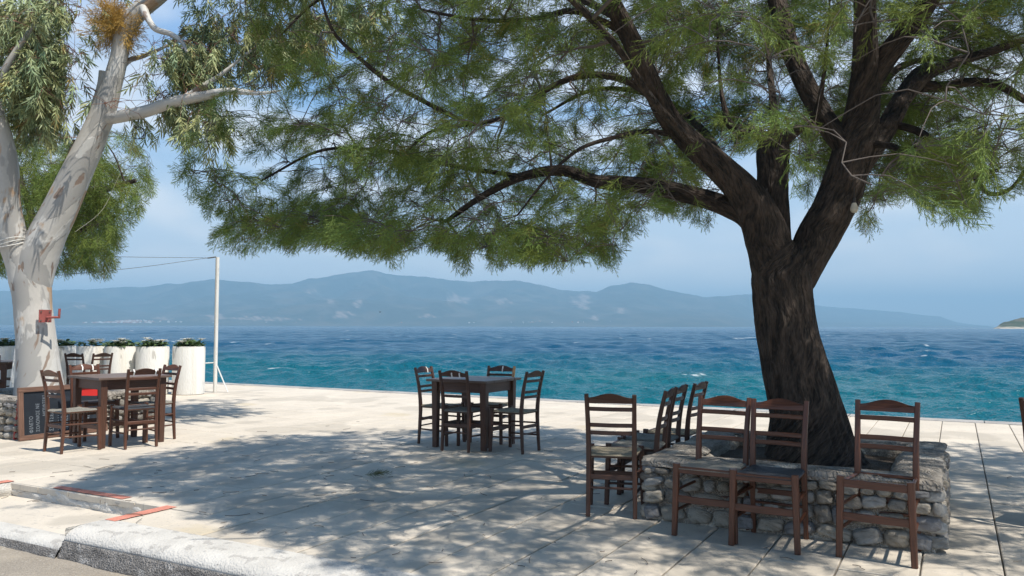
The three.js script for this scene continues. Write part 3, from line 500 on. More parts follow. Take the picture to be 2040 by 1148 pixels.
  // the lower fringe of the crown as it hangs over the quay
  const fringe = knots([[310, 330], [335, 345], [365, 392], [400, 420], [412, 485], [440, 508], [475, 518], [520, 498], [585, 503], [640, 492], [700, 512], [745, 522], [775, 545], [800, 540], [815, 505], [850, 498], [885, 505], [912, 546], [935, 545], [955, 520], [1000, 540], [1045, 530], [1092, 548], [1122, 553], [1160, 520], [1200, 545], [1232, 540], [1250, 500], [1262, 468], [1285, 462], [1300, 440], [1330, 432], [1360, 440], [1400, 464], [1422, 455], [1436, 400], [1460, 330], [1500, 300], [1560, 350], [1600, 420], [1640, 410], [1690, 400], [1710, 465], [1745, 486], [1762, 440], [1780, 402], [1830, 408], [1860, 455], [1900, 440], [1930, 462], [1958, 460], [1965, 405], [2040, 385], [2300, 380], [3000, 300]]);
  const bones = []; L.slice(0, 9).forEach((l) => { for (let i = 1; i < l.length; i++) bones.push([l[i - 1][0], l[i - 1][1], l[i][0], l[i][1], (l[i - 1][3] + l[i][3]) / 4]); });
  const onBone = (x, y, m) => bones.some(([a, b, c, d, w]) => { const t = clamp(((x - a) * (c - a) + (y - b) * (d - b)) / ((c - a) ** 2 + (d - b) ** 2)); return Math.hypot(x - a - t * (c - a), y - b - t * (d - b)) < w + m; });
  const outOfShade = (p) => { const sx = p.x - .425 * p.y, sd = -p.z + .32 * p.y, j = .35 * hash2(Math.round(p.x * 9), Math.round(p.z * 9), 2); return sd < 6.7 ? sx + sd < 3.55 + j : sx < -4.15 + j; };
  const keep = (p, tip) => {                                 // the crown is open round its great limbs and shorn below
    if (p.z > -2.9 || p.y < 1.75 || outOfShade(p)) return false; const [x, y] = proj(p); if (x < 318) return false;
    if (p.z > -6.6 && onBone(x, y, tip ? 2 : 10) && hash2(Math.round(x * 3), Math.round(y * 3), 4) < (y > 120 ? .9 : .75)) return false;
    return y < fringe(x) + (tip ? 4 : -16) + 16 * n3(x * .055, p.z * 2, 5) && !(x < 480 && y < lerp(330, 120, (x - 318) / 162) && y > -50);
  };
  const inDome = (p) => { const dx = (p.x - 2.0) / (p.x < 2 ? 5.0 : 6.2), dz = (p.z + 6.4) / (p.z > -6.4 ? 3.4 : 3.7), dy = (p.y - 2.3) / 5.0; return dx * dx + dz * dz + Math.max(0, dy) ** 2; };
  const targets = []; let guard = 0;
  while (targets.length < 1150 && guard++ < 90000) {
    const p = V(-3.2 + r() * 11.4, 1.9 + 4.9 * r() ** 1.15, -2.9 - r() * 7.2), e = inDome(p); if (e > 1 || r() > .25 + .75 * e) continue;
    const [x, y] = proj(p); if (!keep(p, 0) || y > fringe(x) - 40) continue;
    if (fbm3(p.x * 1.25, p.y * 1.25, p.z * 1.25, 2) < -.015) continue;
    if (p.z > -6.7 && x > 1340 && x < 1860 && y > 110 && y < 440 && r() < .55) continue;
    targets.push(p);
  }
  for (let k = 0; k < 1500 && k < 1500; k++) { // the top of the crown, above the picture
    const p = V(-2.6 + r() * 10.4, 3.9 + 3.2 * r(), -3.0 - r() * 6.6), e = inDome(p); if (e > 1 || e < .12 || proj(p)[1] > -30) continue;
    if (!outOfShade(p) && fbm3(p.x * 1.5, p.y * 1.5, p.z * 1.5, 2) > .025 && r() < .66) targets.push(p);
  }
  for (let k = 0; k < 400; k++) { // behind the great limbs, and the side of the crown past the picture
    const p = k < 130 ? at(1280 + 640 * r(), -20 + 360 * r(), 6.9 + 2.2 * r()) : V(4.2 + 4.4 * r(), 2.9 + 3.4 * r(), -3.0 - 6 * r()); if (k >= 130 && proj(p)[0] < 2070) continue; if (inDome(p) < 1.1 && (k < 130 ? keep(p, 0) : fbm3(p.x * 1.4, p.y * 1.4, p.z * 1.4, 2) > -.06)) targets.push(p);
  }
  for (let k = 0; k < 210; k++) { // the hanging fringe itself
    const x = 350 + r() * 1640, d = (x < 700 ? 6.2 : 5.2) + r() * 2.2; if (n3(x * .03, d * 1.5, 8) < -.08) continue; const y = fringe(x) - 26 - 60 * r(), p = at(x, y, d); if (x > 1440 && x < 1680) continue; if (inDome(p) < 1.15 && p.y > 1.8) targets.push(p);
  }
  const g = grow({ nodes, targets, keep, r, origin: at(1553, 450, D), bare: .22, twigs: [6, 9], twigLen: [.16, .46], step: .048, droop: .35, sprayScale: [.5, .95], tuft: .5, whips: 1500 });
  const tw = part('twigs', mergeGeometries(g.geos), M.twig, tree); tw.userData.kind = 'stuff';
  sprayMesh('foliage', FEATHER, M.feather, g.sprays, rng(8), tree, tamariskTint);
}
/* ---- the second tamarisk behind the eucalyptus */
{
  const r = rng(33), tree = thing('tamarisk_tree', 'sunlit yellow-green tamarisk standing behind the pale eucalyptus trunk', 'tree', V(0, 0, 0)), D = 14.4;
  const tk = trace([[70, 815, D, 60], [66, 760, D, 48], [60, 640, D, 42], [72, 540, D, 38], [86, 470, D, 34], [110, 400, D, 26]], 30);
  part('trunk', limbGeo(tk, 24, .10, 5), M.bark, tree);
  const nodes = [];
  [[[72, 540, D, 30], [40, 450, D - .2, 26], [0, 380, D - .4, 20], [-60, 320, D - .5, 12]], [[90, 460, D, 28], [140, 400, D, 22], [200, 380, D, 16], [270, 360, D, 9]], [[100, 430, D, 26], [130, 340, D + .2, 20], [150, 280, D + .3, 12]], [[84, 470, D, 24], [130, 460, D - .5, 18], [190, 450, D - .6, 12], [230, 430, D - .6, 7]], [[70, 500, D, 22], [60, 420, D + .6, 16], [30, 330, D + .8, 9]]].forEach((l, i) => { const t = trace(l, 20); part('limb', limbGeo(t, 12, .1, 40 + i), M.bark, tree); t.pts.forEach((p, k) => k % 2 || nodes.push({ p, r: t.rad[k] })); });
  const low = knots([[-300, 520], [0, 555], [90, 560], [110, 572], [140, 560], [170, 545], [195, 560], [222, 562], [245, 525], [255, 470], [285, 430], [300, 400], [322, 380]]), high = knots([[-300, 150], [0, 190], [60, 235], [150, 240], [230, 250], [285, 285], [312, 345], [322, 380]]);
  const keep = (p) => { const [x, y] = proj(p); return x < 322 && y < low(x) && y > high(x); };
  const targets = []; let guard = 0;
  while (targets.length < 210 && guard++ < 20000) { const x = -240 + 550 * r(), y = 180 + 380 * r(), p = at(x, y, D - 1.6 + 3.2 * r()); if (keep(p) && y < low(x) - 25 && fbm3(p.x * 1.1, p.y * 1.1, p.z * 1.1, 2) > -.01) targets.push(p); }
  const g = grow({ nodes, targets, keep, r, origin: at(100, 440, D), twigs: [6, 9], twigLen: [.3, .7], sprayScale: [1.2, 1.8], step: .12, bare: .2, whips: 200 });
  const tw = part('twigs', mergeGeometries(g.geos), M.twig, tree); tw.userData.kind = 'stuff';
  sprayMesh('foliage', FEATHER, M.feather, g.sprays, rng(9), tree, tamariskTint);
}
/* ---- the eucalyptus */
function gumSpray(seed) {                                    // a hanging twig of long narrow leaves along +y, about 0.3 m
  const r = rng(seed), pos = [], idx = [];
  const leaf = (o, d, L, w) => { const x = V(r() - .5, r() - .5, r() - .5).cross(d).normalize(), z = x.clone().cross(d), k = pos.length / 3, bend = (r() - .5) * .04; for (const [t, ww] of [[0, .15], [.25, .85], [.55, .9], [.85, .45], [1, .02]]) { const c = o.clone().addScaledVector(d, L * t).addScaledVector(z, bend * Math.sin(t * 3)); for (const s of [-1, 1]) pos.push(c.x + x.x * s * w / 2 * ww, c.y + x.y * s * w / 2 * ww, c.z + x.z * s * w / 2 * ww); } for (let i = 0; i < 4; i++) { const a = k + i * 2; idx.push(a, a + 1, a + 2, a + 1, a + 3, a + 2); } };
  leaf(V(0, 0, 0), V(0, 1, 0), .3, .006);
  for (let i = 0; i < 17; i++) { const a = i * 2.4, d = V(Math.cos(a) * .75, .9 + r() * .8, Math.sin(a) * .75).normalize(); leaf(V(0, .02 + .26 * i / 17, 0), d, .09 + .07 * r(), .013 + .009 * r()); }
  return geo(pos, idx);
}
const GUM = [21, 22, 23, 24].map(gumSpray);
{
  const r = rng(61), tree = thing('eucalyptus_tree', 'pale smooth-barked eucalyptus with two great stems beside the menu board', 'tree', V(0, 0, 0)), D = 11.15;
  const tk = trace([[80, 800, D, 100], [77, 750, D, 88], [72, 680, D, 77], [65, 610, D, 73], [62, 560, D, 78], [62, 530, D, 74], [62, 500, D, 40]], 46);
  part('trunk', limbGeo(tk, 40, .04, 3, (t) => .06 * Math.exp(-t * 9)), M.gum, tree);
  const S = [
    [[62, 610, D, 62], [66, 560, D, 74], [76, 515, D, 78], [94, 468, D, 74], [118, 420, D, 70], [150, 350, D, 62], [180, 285, D, 56], [205, 225, D, 50], [224, 165, D, 40], [237, 115, D, 36], [246, 70, D, 36], [272, 28, D, 38], [310, -4, D, 36], [380, -60, D - .2, 28], [470, -150, D - .3, 18]],
    [[60, 610, D, 60], [55, 560, D, 72], [44, 520, D - .02, 68], [27, 480, D - .1, 60], [14, 410, D - .2, 52], [12, 330, D - .3, 48], [0, 270, D - .4, 46], [-14, 225, D - .5, 44], [-50, 120, D - .7, 36], [-80, -40, D - .9, 26]],
    [[198, 240, D, 26], [240, 232, D - .1, 27], [290, 222, D - .2, 26], [340, 205, D - .3, 24], [400, 192, D - .4, 22], [460, 182, D - .5, 16], [520, 186, D - .6, 8], [560, 180, D - .65, 4]],
    [[190, 262, D + .1, 32], [186, 232, D + .2, 24], [196, 190, D + .2, 17], [202, 165, D + .2, 16], [204, 142, D + .2, 15]],
    [[284, 14, D - .05, 20], [296, 40, D - .2, 14], [310, 58, D - .25, 13], [340, 68, D - .3, 12], [362, 84, D - .35, 9], [372, 104, D - .4, 6]],
    [[236, 140, D + .05, 14], [258, 120, D + .1, 12], [285, 112, D + .2, 9], [330, 92, D + .3, 6], [380, 60, D + .4, 4]],
    [[362, 198, D - .35, 14], [410, 168, D - .3, 12], [440, 148, D - .2, 8], [500, 100, D - .1, 5]],
    [[-20, 200, D - .5, 20], [20, 120, D - .6, 14], [60, 60, D - .6, 9], [90, 20, D - .6, 5]],
  ];
  const nodes = [];
  S.forEach((l, i) => { const t = trace(l, l.length * 6); part(i < 2 ? 'stem' : 'limb', limbGeo(t, t.rad[0] > .1 ? 36 : 12, .04, 80 + i * 9), M.gum, tree); t.pts.forEach((p, k) => { if (k > 12 && k % 2 === 0) nodes.push({ p, r: t.rad[k] }); }); });
  // leaf masses: [x, y, depth, spread in x, spread in y, spread in depth, count]
  const masses = [[60, 60, 0, 60, 70, 1.2, 26], [40, 150, -.2, 60, 45, .8, 22], [100, 180, 0, 45, 30, .7, 16], [150, 120, 0, 22, 18, .4, 8], [90, 90, .2, 12, 40, .3, 9], [80, 240, 0, 40, 45, .5, 12], [150, 160, 0, 22, 22, .4, 6], [290, 150, 0, 25, 30, .5, 9], [330, 110, 0, 35, 45, .6, 14], [310, 200, 0, 22, 16, .4, 8], [225, 205, -.3, 25, 14, .2, 7], [380, 150, 0, 40, 40, .7, 14], [430, 90, .3, 70, 70, .9, 26], [400, 230, -.2, 25, 20, .3, 6], [560, 60, .2, 90, 60, .9, 26], [680, 30, .3, 60, 40, .6, 12], [160, 20, 0, 60, 20, .5, 8], [240, -60, 0, 160, 50, 1.2, 8], [480, -90, 0, 160, 60, 1.4, 28], [-120, 0, 0, 120, 90, 1.4, 24], [640, -160, .5, 120, 80, 1.4, 18], [750, -240, .2, 150, 80, 1.5, 18]];
  const targets = []; for (const [x, y, dz, sx, sy, sd, n] of masses) for (let k = 0; k < n; k++) targets.push(at(x + (r() + r() - 1) * sx * 1.3, y + (r() + r() - 1) * sy * 1.3, D + dz + (r() + r() - 1) * sd));
  const bones = []; S.slice(0, 4).forEach((l, k) => { for (let i = 1; i < l.length; i++) bones.push([l[i - 1][0], l[i - 1][1], l[i][0], l[i][1], (l[i - 1][3] + l[i][3]) / 4, k]); });
  const keep = (p, tip) => { const [x, y] = proj(p); if (y > 300 && x < 330) return false; if (y > 0 && bones.some(([a, b, c, d, w, k]) => { const t = clamp(((x - a) * (c - a) + (y - b) * (d - b)) / ((c - a) ** 2 + (d - b) ** 2)); return Math.hypot(x - a - t * (c - a), y - b - t * (d - b)) < w + (tip ? 4 : 8); }) && hash2(Math.round(x), Math.round(y), 7) < (p.z > -D ? .93 : .3)) return false;
    if (x > 128 && x < 335 && y > 0 && y < 260 && hash2(Math.round(x * 2), Math.round(y * 2), 9) < .62) return false; return true; };
  const g = grow({ nodes, targets, keep, r, origin: at(200, 240, D), thick: .012, twigs: [4, 7], twigLen: [.25, .6], step: .17, droop: .9, sprayScale: [.7, 1.2], tuft: .8, whips: 70 });
  const tw = part('twigs', mergeGeometries(g.geos), M.gumTwig, tree); tw.userData.kind = 'stuff';
  sprayMesh('foliage', GUM, M.leaf, g.sprays, rng(4), tree, (q) => { const t = q(), k = .75 + .5 * q(); return t > .97 ? rgb(1.4 * k, .85 * k, .6 * k) : rgb(k * lerp(.9, 1.25, t), k, k * lerp(1.15, .8, t)); });
  // the rusty mistletoe-like clump under the bend
  const dry = []; for (let k = 0; k < 260; k++) { const o = at(228 + (r() + r() - 1) * 36, 46 + (r() + r() - 1) * 46, D + .05 + (r() - .5) * .5); dry.push({ o, d: V(r() - .5, r() - .6, r() - .5).normalize(), s: .9 + .6 * r(), roll: r() * 6 }); }
  M.dry = std({ color: rgb(.44, .28, .07), roughness: 1, side: THREE.DoubleSide });
  sprayMesh('dry_clump', [FEATHER[0]], M.dry, dry, rng(3), tree, (q) => { const k = .8 + .5 * q(); return rgb(k, k, k); });
}

// ------------------------------------------------------------------ chairs and tables
const woodMap = rep(TX.wood, 3.2, 1.3), woodBump = rep(TX.woodBump, 4, 1.5);
const wood = (r, g, b, rough = .5) => std({ color: rgb(r, g, b), map: woodMap, bumpMap: woodBump, bumpScale: .002, roughness: rough });
M.chair = wood(.165, .070, .042, .45); M.chairDark = wood(.130, .060, .038, .5); M.chairRed = wood(.165, .060, .030, .42); M.chairPale = wood(.62, .40, .21, .6); M.table = wood(.150, .072, .046, .5); M.top = wood(.26, .185, .15, .42);
M.rush = std({ color: rgb(.50, .42, .29), map: rep(TX.cord, 9), bumpMap: rep(TX.cordBump, 9), bumpScale: .004, roughness: .95 });
M.rushGrey = std({ color: rgb(.36, .34, .29), map: rep(TX.cord, 9), bumpMap: rep(TX.cordBump, 9), bumpScale: .004, roughness: .95 });
M.rushBlack = std({ color: rgb(.065, .070, .080), map: rep(TX.cord, 9), bumpMap: rep(TX.cordBump, 9), bumpScale: .004, roughness: .7 });
M.tape = std({ color: rgb(.80, .78, .74), roughness: .7 });
const CH = {};
{
  const X1 = V(1, 0, 0), post = (s) => { const p = curve([V(s * .172, 0, -.205), V(s * .170, .22, -.192), V(s * .168, .45, -.185), V(s * .170, .68, -.210), V(s * .175, .90, -.262)], 14); const c = rectSec(.034, .036, .005); return sweep(p, (i, t) => rectSec(lerp(.036, .030, Math.abs(t - .5) * 2), lerp(.040, .028, Math.abs(t - .5) * 2), .005), { ref: X1, crease: .5 }); };
  CH.post = [-1, 1].map(post);
  CH.front = [-1, 1].map((s) => sweep(curve([V(s * .205, 0, .205), V(s * .198, .25, .196), V(s * .192, .478, .190)], 6), (i, t) => rectSec(lerp(.034, .040, t), lerp(.034, .040, t), .005), { ref: X1, crease: .5 }));
  const zAt = (y) => knots([[0, -.205], [.22, -.192], [.45, -.185], [.68, -.210], [.9, -.262]])(y);
  const slat = (y, h, t = .014, w = .158) => bar(curve([V(-w, y, zAt(y)), V(0, y, zAt(y) - .016), V(w, y, zAt(y))], 8), t, h, V(0, 0, 1), .003);
  CH.slats = [slat(.792, .030), slat(.672, .030), slat(.615, .030)];
  { // crest rail: straight below, a low wave above
    const s = new THREE.Shape(), w = .158; s.moveTo(-w, .838); s.lineTo(w, .838); s.lineTo(w, .874); s.bezierCurveTo(w * .62, .876, w * .45, .905, 0, .906); s.bezierCurveTo(-w * .45, .905, -w * .62, .876, -w, .874); s.closePath();
    const e = new THREE.ExtrudeGeometry(s, { depth: .014, bevelEnabled: true, bevelSize: .003, bevelThickness: .003, bevelSegments: 1, curveSegments: 10, steps: 1 });
    const p = e.attributes.position, q = e.attributes.uv; for (let i = 0; i < p.count; i++) { const x = p.getX(i), y = p.getY(i); p.setZ(i, p.getZ(i) - .007 + zAt(y) - .016 * (1 - (x / w) ** 2)); q.setXY(i, q.getY(i), q.getX(i)); } e.computeVertexNormals(); CH.crest = toCreasedNormals(e, .6);
  }
  CH.frontStretch = bar(curve([V(-.18, .245, .197), V(0, .245, .206), V(.18, .245, .197)], 6), .014, .046, V(0, 0, 1), .003);
  CH.rearStretch = [bar([V(-.155, .288, zAt(.288)), V(.155, .288, zAt(.288))], .014, .036, V(0, 0, 1), .003), rod([V(-.155, .21, zAt(.21)), V(.155, .21, zAt(.21))], .009, 8)];
  CH.sideStretch = [-1, 1].flatMap((s) => [[.30, .31], [.165, .175]].map(([a, b]) => rod([V(s * .199, a, .19), V(s * .171, b, -.18)], .010, 8)));
  CH.rail = [bar([V(-.175, .438, .190), V(.175, .438, .190)], .022, .046, V(0, 0, 1), .003), rod([V(-.155, .44, -.185), V(.155, .44, -.185)], .011, 8), ...[-1, 1].map((s) => rod([V(s * .19, .44, .175), V(s * .168, .44, -.17)], .011, 8))];
  const seat = (() => { // rush seat: four fields of cord, drawn over the rails
    const n = 26, pos = [], uvs = [];
    const top = (s, t, lower) => { const m = Math.max(Math.abs(s), Math.abs(t)), e = Math.sqrt(Math.max(0, 1 - m ** 7)), sag = -.010 * (1 - s * s) * (1 - t * t) + .006 * Math.exp(-((Math.abs(s) - Math.abs(t)) ** 2) * 60) * m, w = lerp(.166, .190, (t + 1) / 2); return V(s * w * 1.06, .446 + (lower ? -.026 * e : .017 * e + sag + .0025 * n3(s * 6, t * 6, 3)), t * .2 + .003); };
    const emit = (a, b, c, lower) => { const cs = (a[0] + b[0] + c[0]) / 3, ct = (a[1] + b[1] + c[1]) / 3, side = Math.abs(cs) > Math.abs(ct); for (const q of lower ? [a, c, b] : [a, b, c]) { const p = top(q[0], q[1], lower); pos.push(p.x, p.y, p.z); side ? uvs.push(p.z + (lower ? 1 : 0), p.x) : uvs.push(p.x + .5, p.z); } };
    const g = (i) => { const t = i / n * 2 - 1; return Math.sign(t) * (1 - (1 - Math.abs(t)) ** 1.35); };
    for (let i = 0; i < n; i++) for (let j = 0; j < n; j++) { const a = [g(i), g(j)], b = [g(i + 1), g(j)], c = [g(i + 1), g(j + 1)], d = [g(i), g(j + 1)]; for (const lo of [false, true]) { if ((i < n / 2) === (j < n / 2)) { emit(a, c, b, lo); emit(a, d, c, lo); } else { emit(a, d, b, lo); emit(b, d, c, lo); } } }
    const k = geo(pos, null, uvs); return toCreasedNormals(k, 1.0);
  })();
  CH.seat = seat;
}
function chair({ mat = M.chair, seat = M.rush, pale = false, tape = null, simple = false }) {
  const o = new THREE.Group();
  CH.post.forEach((g, i) => part('back_post', g, pale && i === 1 ? M.chairPale : mat, o, pale && i === 1 ? 'back post of bare pale wood' : null));
  CH.front.forEach((g) => part('front_leg', g, mat, o)); CH.slats.forEach((g) => part('back_slat', g, mat, o));
  const crest = part('crest_rail', CH.crest, mat, o);
  if (tape) tape.forEach((x) => part('white_tie', bar([V(x, .83, -.232), V(x + .004, .87, -.240), V(x, .9, -.262), V(x - .003, .87, -.281), V(x, .83, -.262)], .016, .003, V(1, 0, 0), .001), M.tape, crest));
  part('front_stretcher', CH.frontStretch, mat, o); CH.rearStretch.forEach((g) => part('rear_stretcher', g, mat, o)); CH.sideStretch.forEach((g) => part('side_stretcher', g, mat, o));
  CH.rail.forEach((g) => part('seat_rail', g, mat, o)); if (seat) part('rush_seat', CH.seat, seat, o);
  return o;
}
/** Stands a chair with the middle of its back posts at (x, depth), facing along (fx, fd). */
function setChair(label, group, [x, d], [fx, fd], opt = {}, scale = 1, lean = 0) {
  const o = chair(opt), l = Math.hypot(fx, fd); fx /= l; fd /= l;
  o.name = numbered('taverna_chair'); o.scale.setScalar(scale); o.rotation.order = 'YXZ'; o.rotation.y = Math.atan2(fx, -fd); o.rotation.x = lean;
  o.position.set(x + fx * .205 * scale, 0.003, -(d + fd * .205 * scale)); scene.add(o); return tag(o, label, 'chair', group);
}
function table(label, [x, d], turn, size, h) {
  const o = thing('taverna_table', label, 'table', V(x, .003, -d), turn), s = size / 2, n = 5, t = M.table;
  for (let k = 0; k < n; k++) { const w = size / n; part('tabletop_board', place(bar([V(-s + .002 * (k % 2), 0, 0), V(s - .003 * (k % 3), 0, 0)], .026, w - .003, V(0, 1, 0), .003), 0, h - .013 + .0006 * (k % 2), -s + w * (k + .5)), M.top, o); }
  const e = s - .085; for (const [a, b] of [[-1, -1], [1, -1], [1, 1], [-1, 1]]) part('leg', sweep([V(a * e, 0, b * e), V(a * e, h * .5, b * e), V(a * e, h - .027, b * e)], (i, q) => rectSec(lerp(.060, .080, q), lerp(.060, .080, q), .005), { ref: V(1, 0, 0), crease: .5 }), t, o);
  for (const k of [-1, 1]) { part('apron', bar([V(-e + .04, h - .085, k * e), V(e - .04, h - .085, k * e)], .020, .115, V(0, 0, 1), .003), t, o); part('apron', bar([V(k * e, h - .085, -e + .04), V(k * e, h - .085, e - .04)], .020, .115, V(1, 0, 0), .003), t, o); }
  return o;
}
const E2 = [.878, -.479], S2 = [.479, .878], neg = ([a, b]) => [-a, -b];
// table in the middle of the quay
table('square brown table standing alone amid four chairs near the water', [-.44, 9.64], GRID_TURN, .82, .785);
const G1 = 'chairs round the table near the water', G2 = 'chairs round the table by the menu board', G3 = 'chairs along the stone bed of the dark tree', G4 = 'chairs beyond the eucalyptus';
setChair('brown chair tucked under the lone table, its back against open paving', G1, [-.63, 9.14], [.46, .89], { mat: M.chairDark, seat: M.rushGrey, tape: [-.09, .01] });
setChair('brown chair at the lone table, back turned to the white planters', G1, [-1.03, 9.93], [.878, -.45], { mat: M.chairDark, tape: [.06] });
setChair('chair with one pale bare-wood post behind the lone table', G1, [-.15, 10.17], [-.40, -.92], { mat: M.chairDark, pale: true, tape: [.02] });
setChair('brown chair pulled out from the lone table, facing the white planters', G1, [.215, 9.11], [-.84, .55], { mat: M.chairDark, seat: M.rush });
// table by the menu board
table('square brown table among chairs beside the menu board', [-4.71, 9.82], 50 * Math.PI / 180, .86, .80);
setChair('brown chair with pale cord seat standing before the menu board', G2, [-5.035, 9.0], [.54, .84], { mat: M.chair, seat: M.rushGrey });
setChair('reddish chair with two white ties, between menu board and table', G2, [-5.36, 10.28], [.766, -.55], { mat: M.chairRed, seat: M.rushBlack, tape: [-.03, .1] });
setChair('brown chair with curled white ties pushed under the menu-board table', G2, [-4.235, 9.37], [-.70, .72], { mat: M.chair, seat: M.rushBlack, tape: [-.12, .12] });
setChair('brown chair at the menu-board table, in front of the end planter', G2, [-4.30, 10.22], [-.60, -.80], { mat: M.chair, seat: M.rushGrey });
// chairs round the stone bed
setChair('red-brown chair turned away from the road, at the corner of the stone bed', G3, [.732, 6.03], [.22, .975], { mat: M.chairDark, seat: M.rush }, 1.0);
setChair('brown chair backed against the stone bed, first of three in that row', G3, [1.205, 6.52], [-.93, .36], { mat: M.chairDark, seat: M.rushGrey });
setChair('brown chair in the middle of three backed against the stone bed', G3, [1.385, 6.93], [-.9, .43], { mat: M.chairDark, seat: M.rushGrey });
setChair('brown chair backed against the stone bed, last of three before the sea', G3, [1.645, 7.34], [-.86, .50], { mat: M.chairDark, seat: M.rush });
setChair('red-brown chair with sagging pale cord seat in front of the stone bed', G3, [1.485, 5.77], [-.53, -.85], { mat: M.chairRed, seat: M.rushGrey });
setChair('red-brown chair with black cord seat in front of the stone bed', G3, [1.80, 5.53], [-.52, -.85], { mat: M.chairRed, seat: M.rushBlack });
setChair('red-brown chair that has lost its seat, in front of the stone bed', G3, [2.405, 5.26], [-.56, -.83], { mat: M.chairRed, seat: null }, 1.02);
setChair('chair on the open paving beyond the stone bed, mostly out of view', G3, [3.768, 5.70], [.80, .6], { mat: M.chairDark });
// chairs and a table beyond the eucalyptus
table('square brown table beyond the eucalyptus, beside chairs', [-9.0, 14.0], .3, .86, .78);
setChair('brown chair beyond the eucalyptus, beside the white plank', G4, [-8.62, 13.4], [-.5, .8], { mat: M.chairRed });
setChair('brown chair half hidden, turned towards the table beyond the eucalyptus', G4, [-8.75, 14.9], [-.3, -.9], { mat: M.chairDark });
setChair('dark chair between the eucalyptus and the planters, facing the sea', G4, [-7.75, 14.5], [.2, .98], { mat: M.chairDark });
setChair('dark chair between the eucalyptus and the planters, turned sideways', G4, [-7.35, 14.6], [-.8, .5], { mat: M.chairDark });
{ const o = thing('white_plank', 'white plank leaning on a chair beyond the eucalyptus', 'plank', V(0, 0, 0)); part('board', bar([at(18, 765, 13.2).setY(.01), at(34, 690, 13.35)], .022, .09, V(1, 0, 0), .003), std({ map: TX.white, roughness: .8 }), o); }

// ------------------------------------------------------------------ stone beds
M.stone = std({ map: TX.stone, bumpMap: TX.stoneBump, bumpScale: .012, roughness: .9, vertexColors: true });
M.mortar = std({ map: rep(TX.rough, .9), bumpMap: rep(TX.grit, 1.2), bumpScale: .02, roughness: 1, color: rgb(1.6, 1.5, 1.32) });
M.cap = std({ map: rep(TX.rough, .5), bumpMap: rep(TX.grit, .8), bumpScale: .02, roughness: 1, color: rgb(1.35, 1.28, 1.16) });
M.soil = std({ color: rgb(.105, .078, .054), bumpMap: rep(TX.grit, 1.5), bumpScale: .05, roughness: 1 });
const STONES = [];
for (let k = 0; k < 14; k++) {
  let g = mergeVertices(new THREE.IcosahedronGeometry(1, 5).deleteAttribute('uv').deleteAttribute('normal')); const p = g.attributes.position, uvs = [], col = [], r = rng(500 + k);
  const tone = [[.48, .455, .41], [.54, .52, .48], [.42, .39, .34], [.37, .36, .355], [.52, .465, .38], [.32, .285, .24], [.46, .41, .335]][k % 7], b = 1.05 + .3 * r();
  for (let i = 0; i < p.count; i++) { const x = p.getX(i), y = p.getY(i), z = p.getZ(i), q = k % 2 ? 3.0 : 5.5, m = (Math.abs(x) ** q + Math.abs(y) ** q + Math.abs(z) ** q) ** (-1 / q), f = m * (1 + (k % 2 ? .20 : .34) * fbm3(x * 1.0 + k * 7, y * 1.0, z * 1.0, 2) + .055 * fbm3(x * 4 + k, y * 4, z * 4, 3)); p.setXYZ(i, x * f * .5, y * f * .5, z * f * .5); uvs.push(x * .5 + y * .3 + k * .37, z * .5 - y * .5 + k * .21); col.push(...mul3(tone, b)); }
  g.setAttribute('uv', new THREE.Float32BufferAttribute(uvs, 2)); g.setAttribute('color', new THREE.Float32BufferAttribute(col, 3)); g.computeVertexNormals(); STONES.push(g);
}
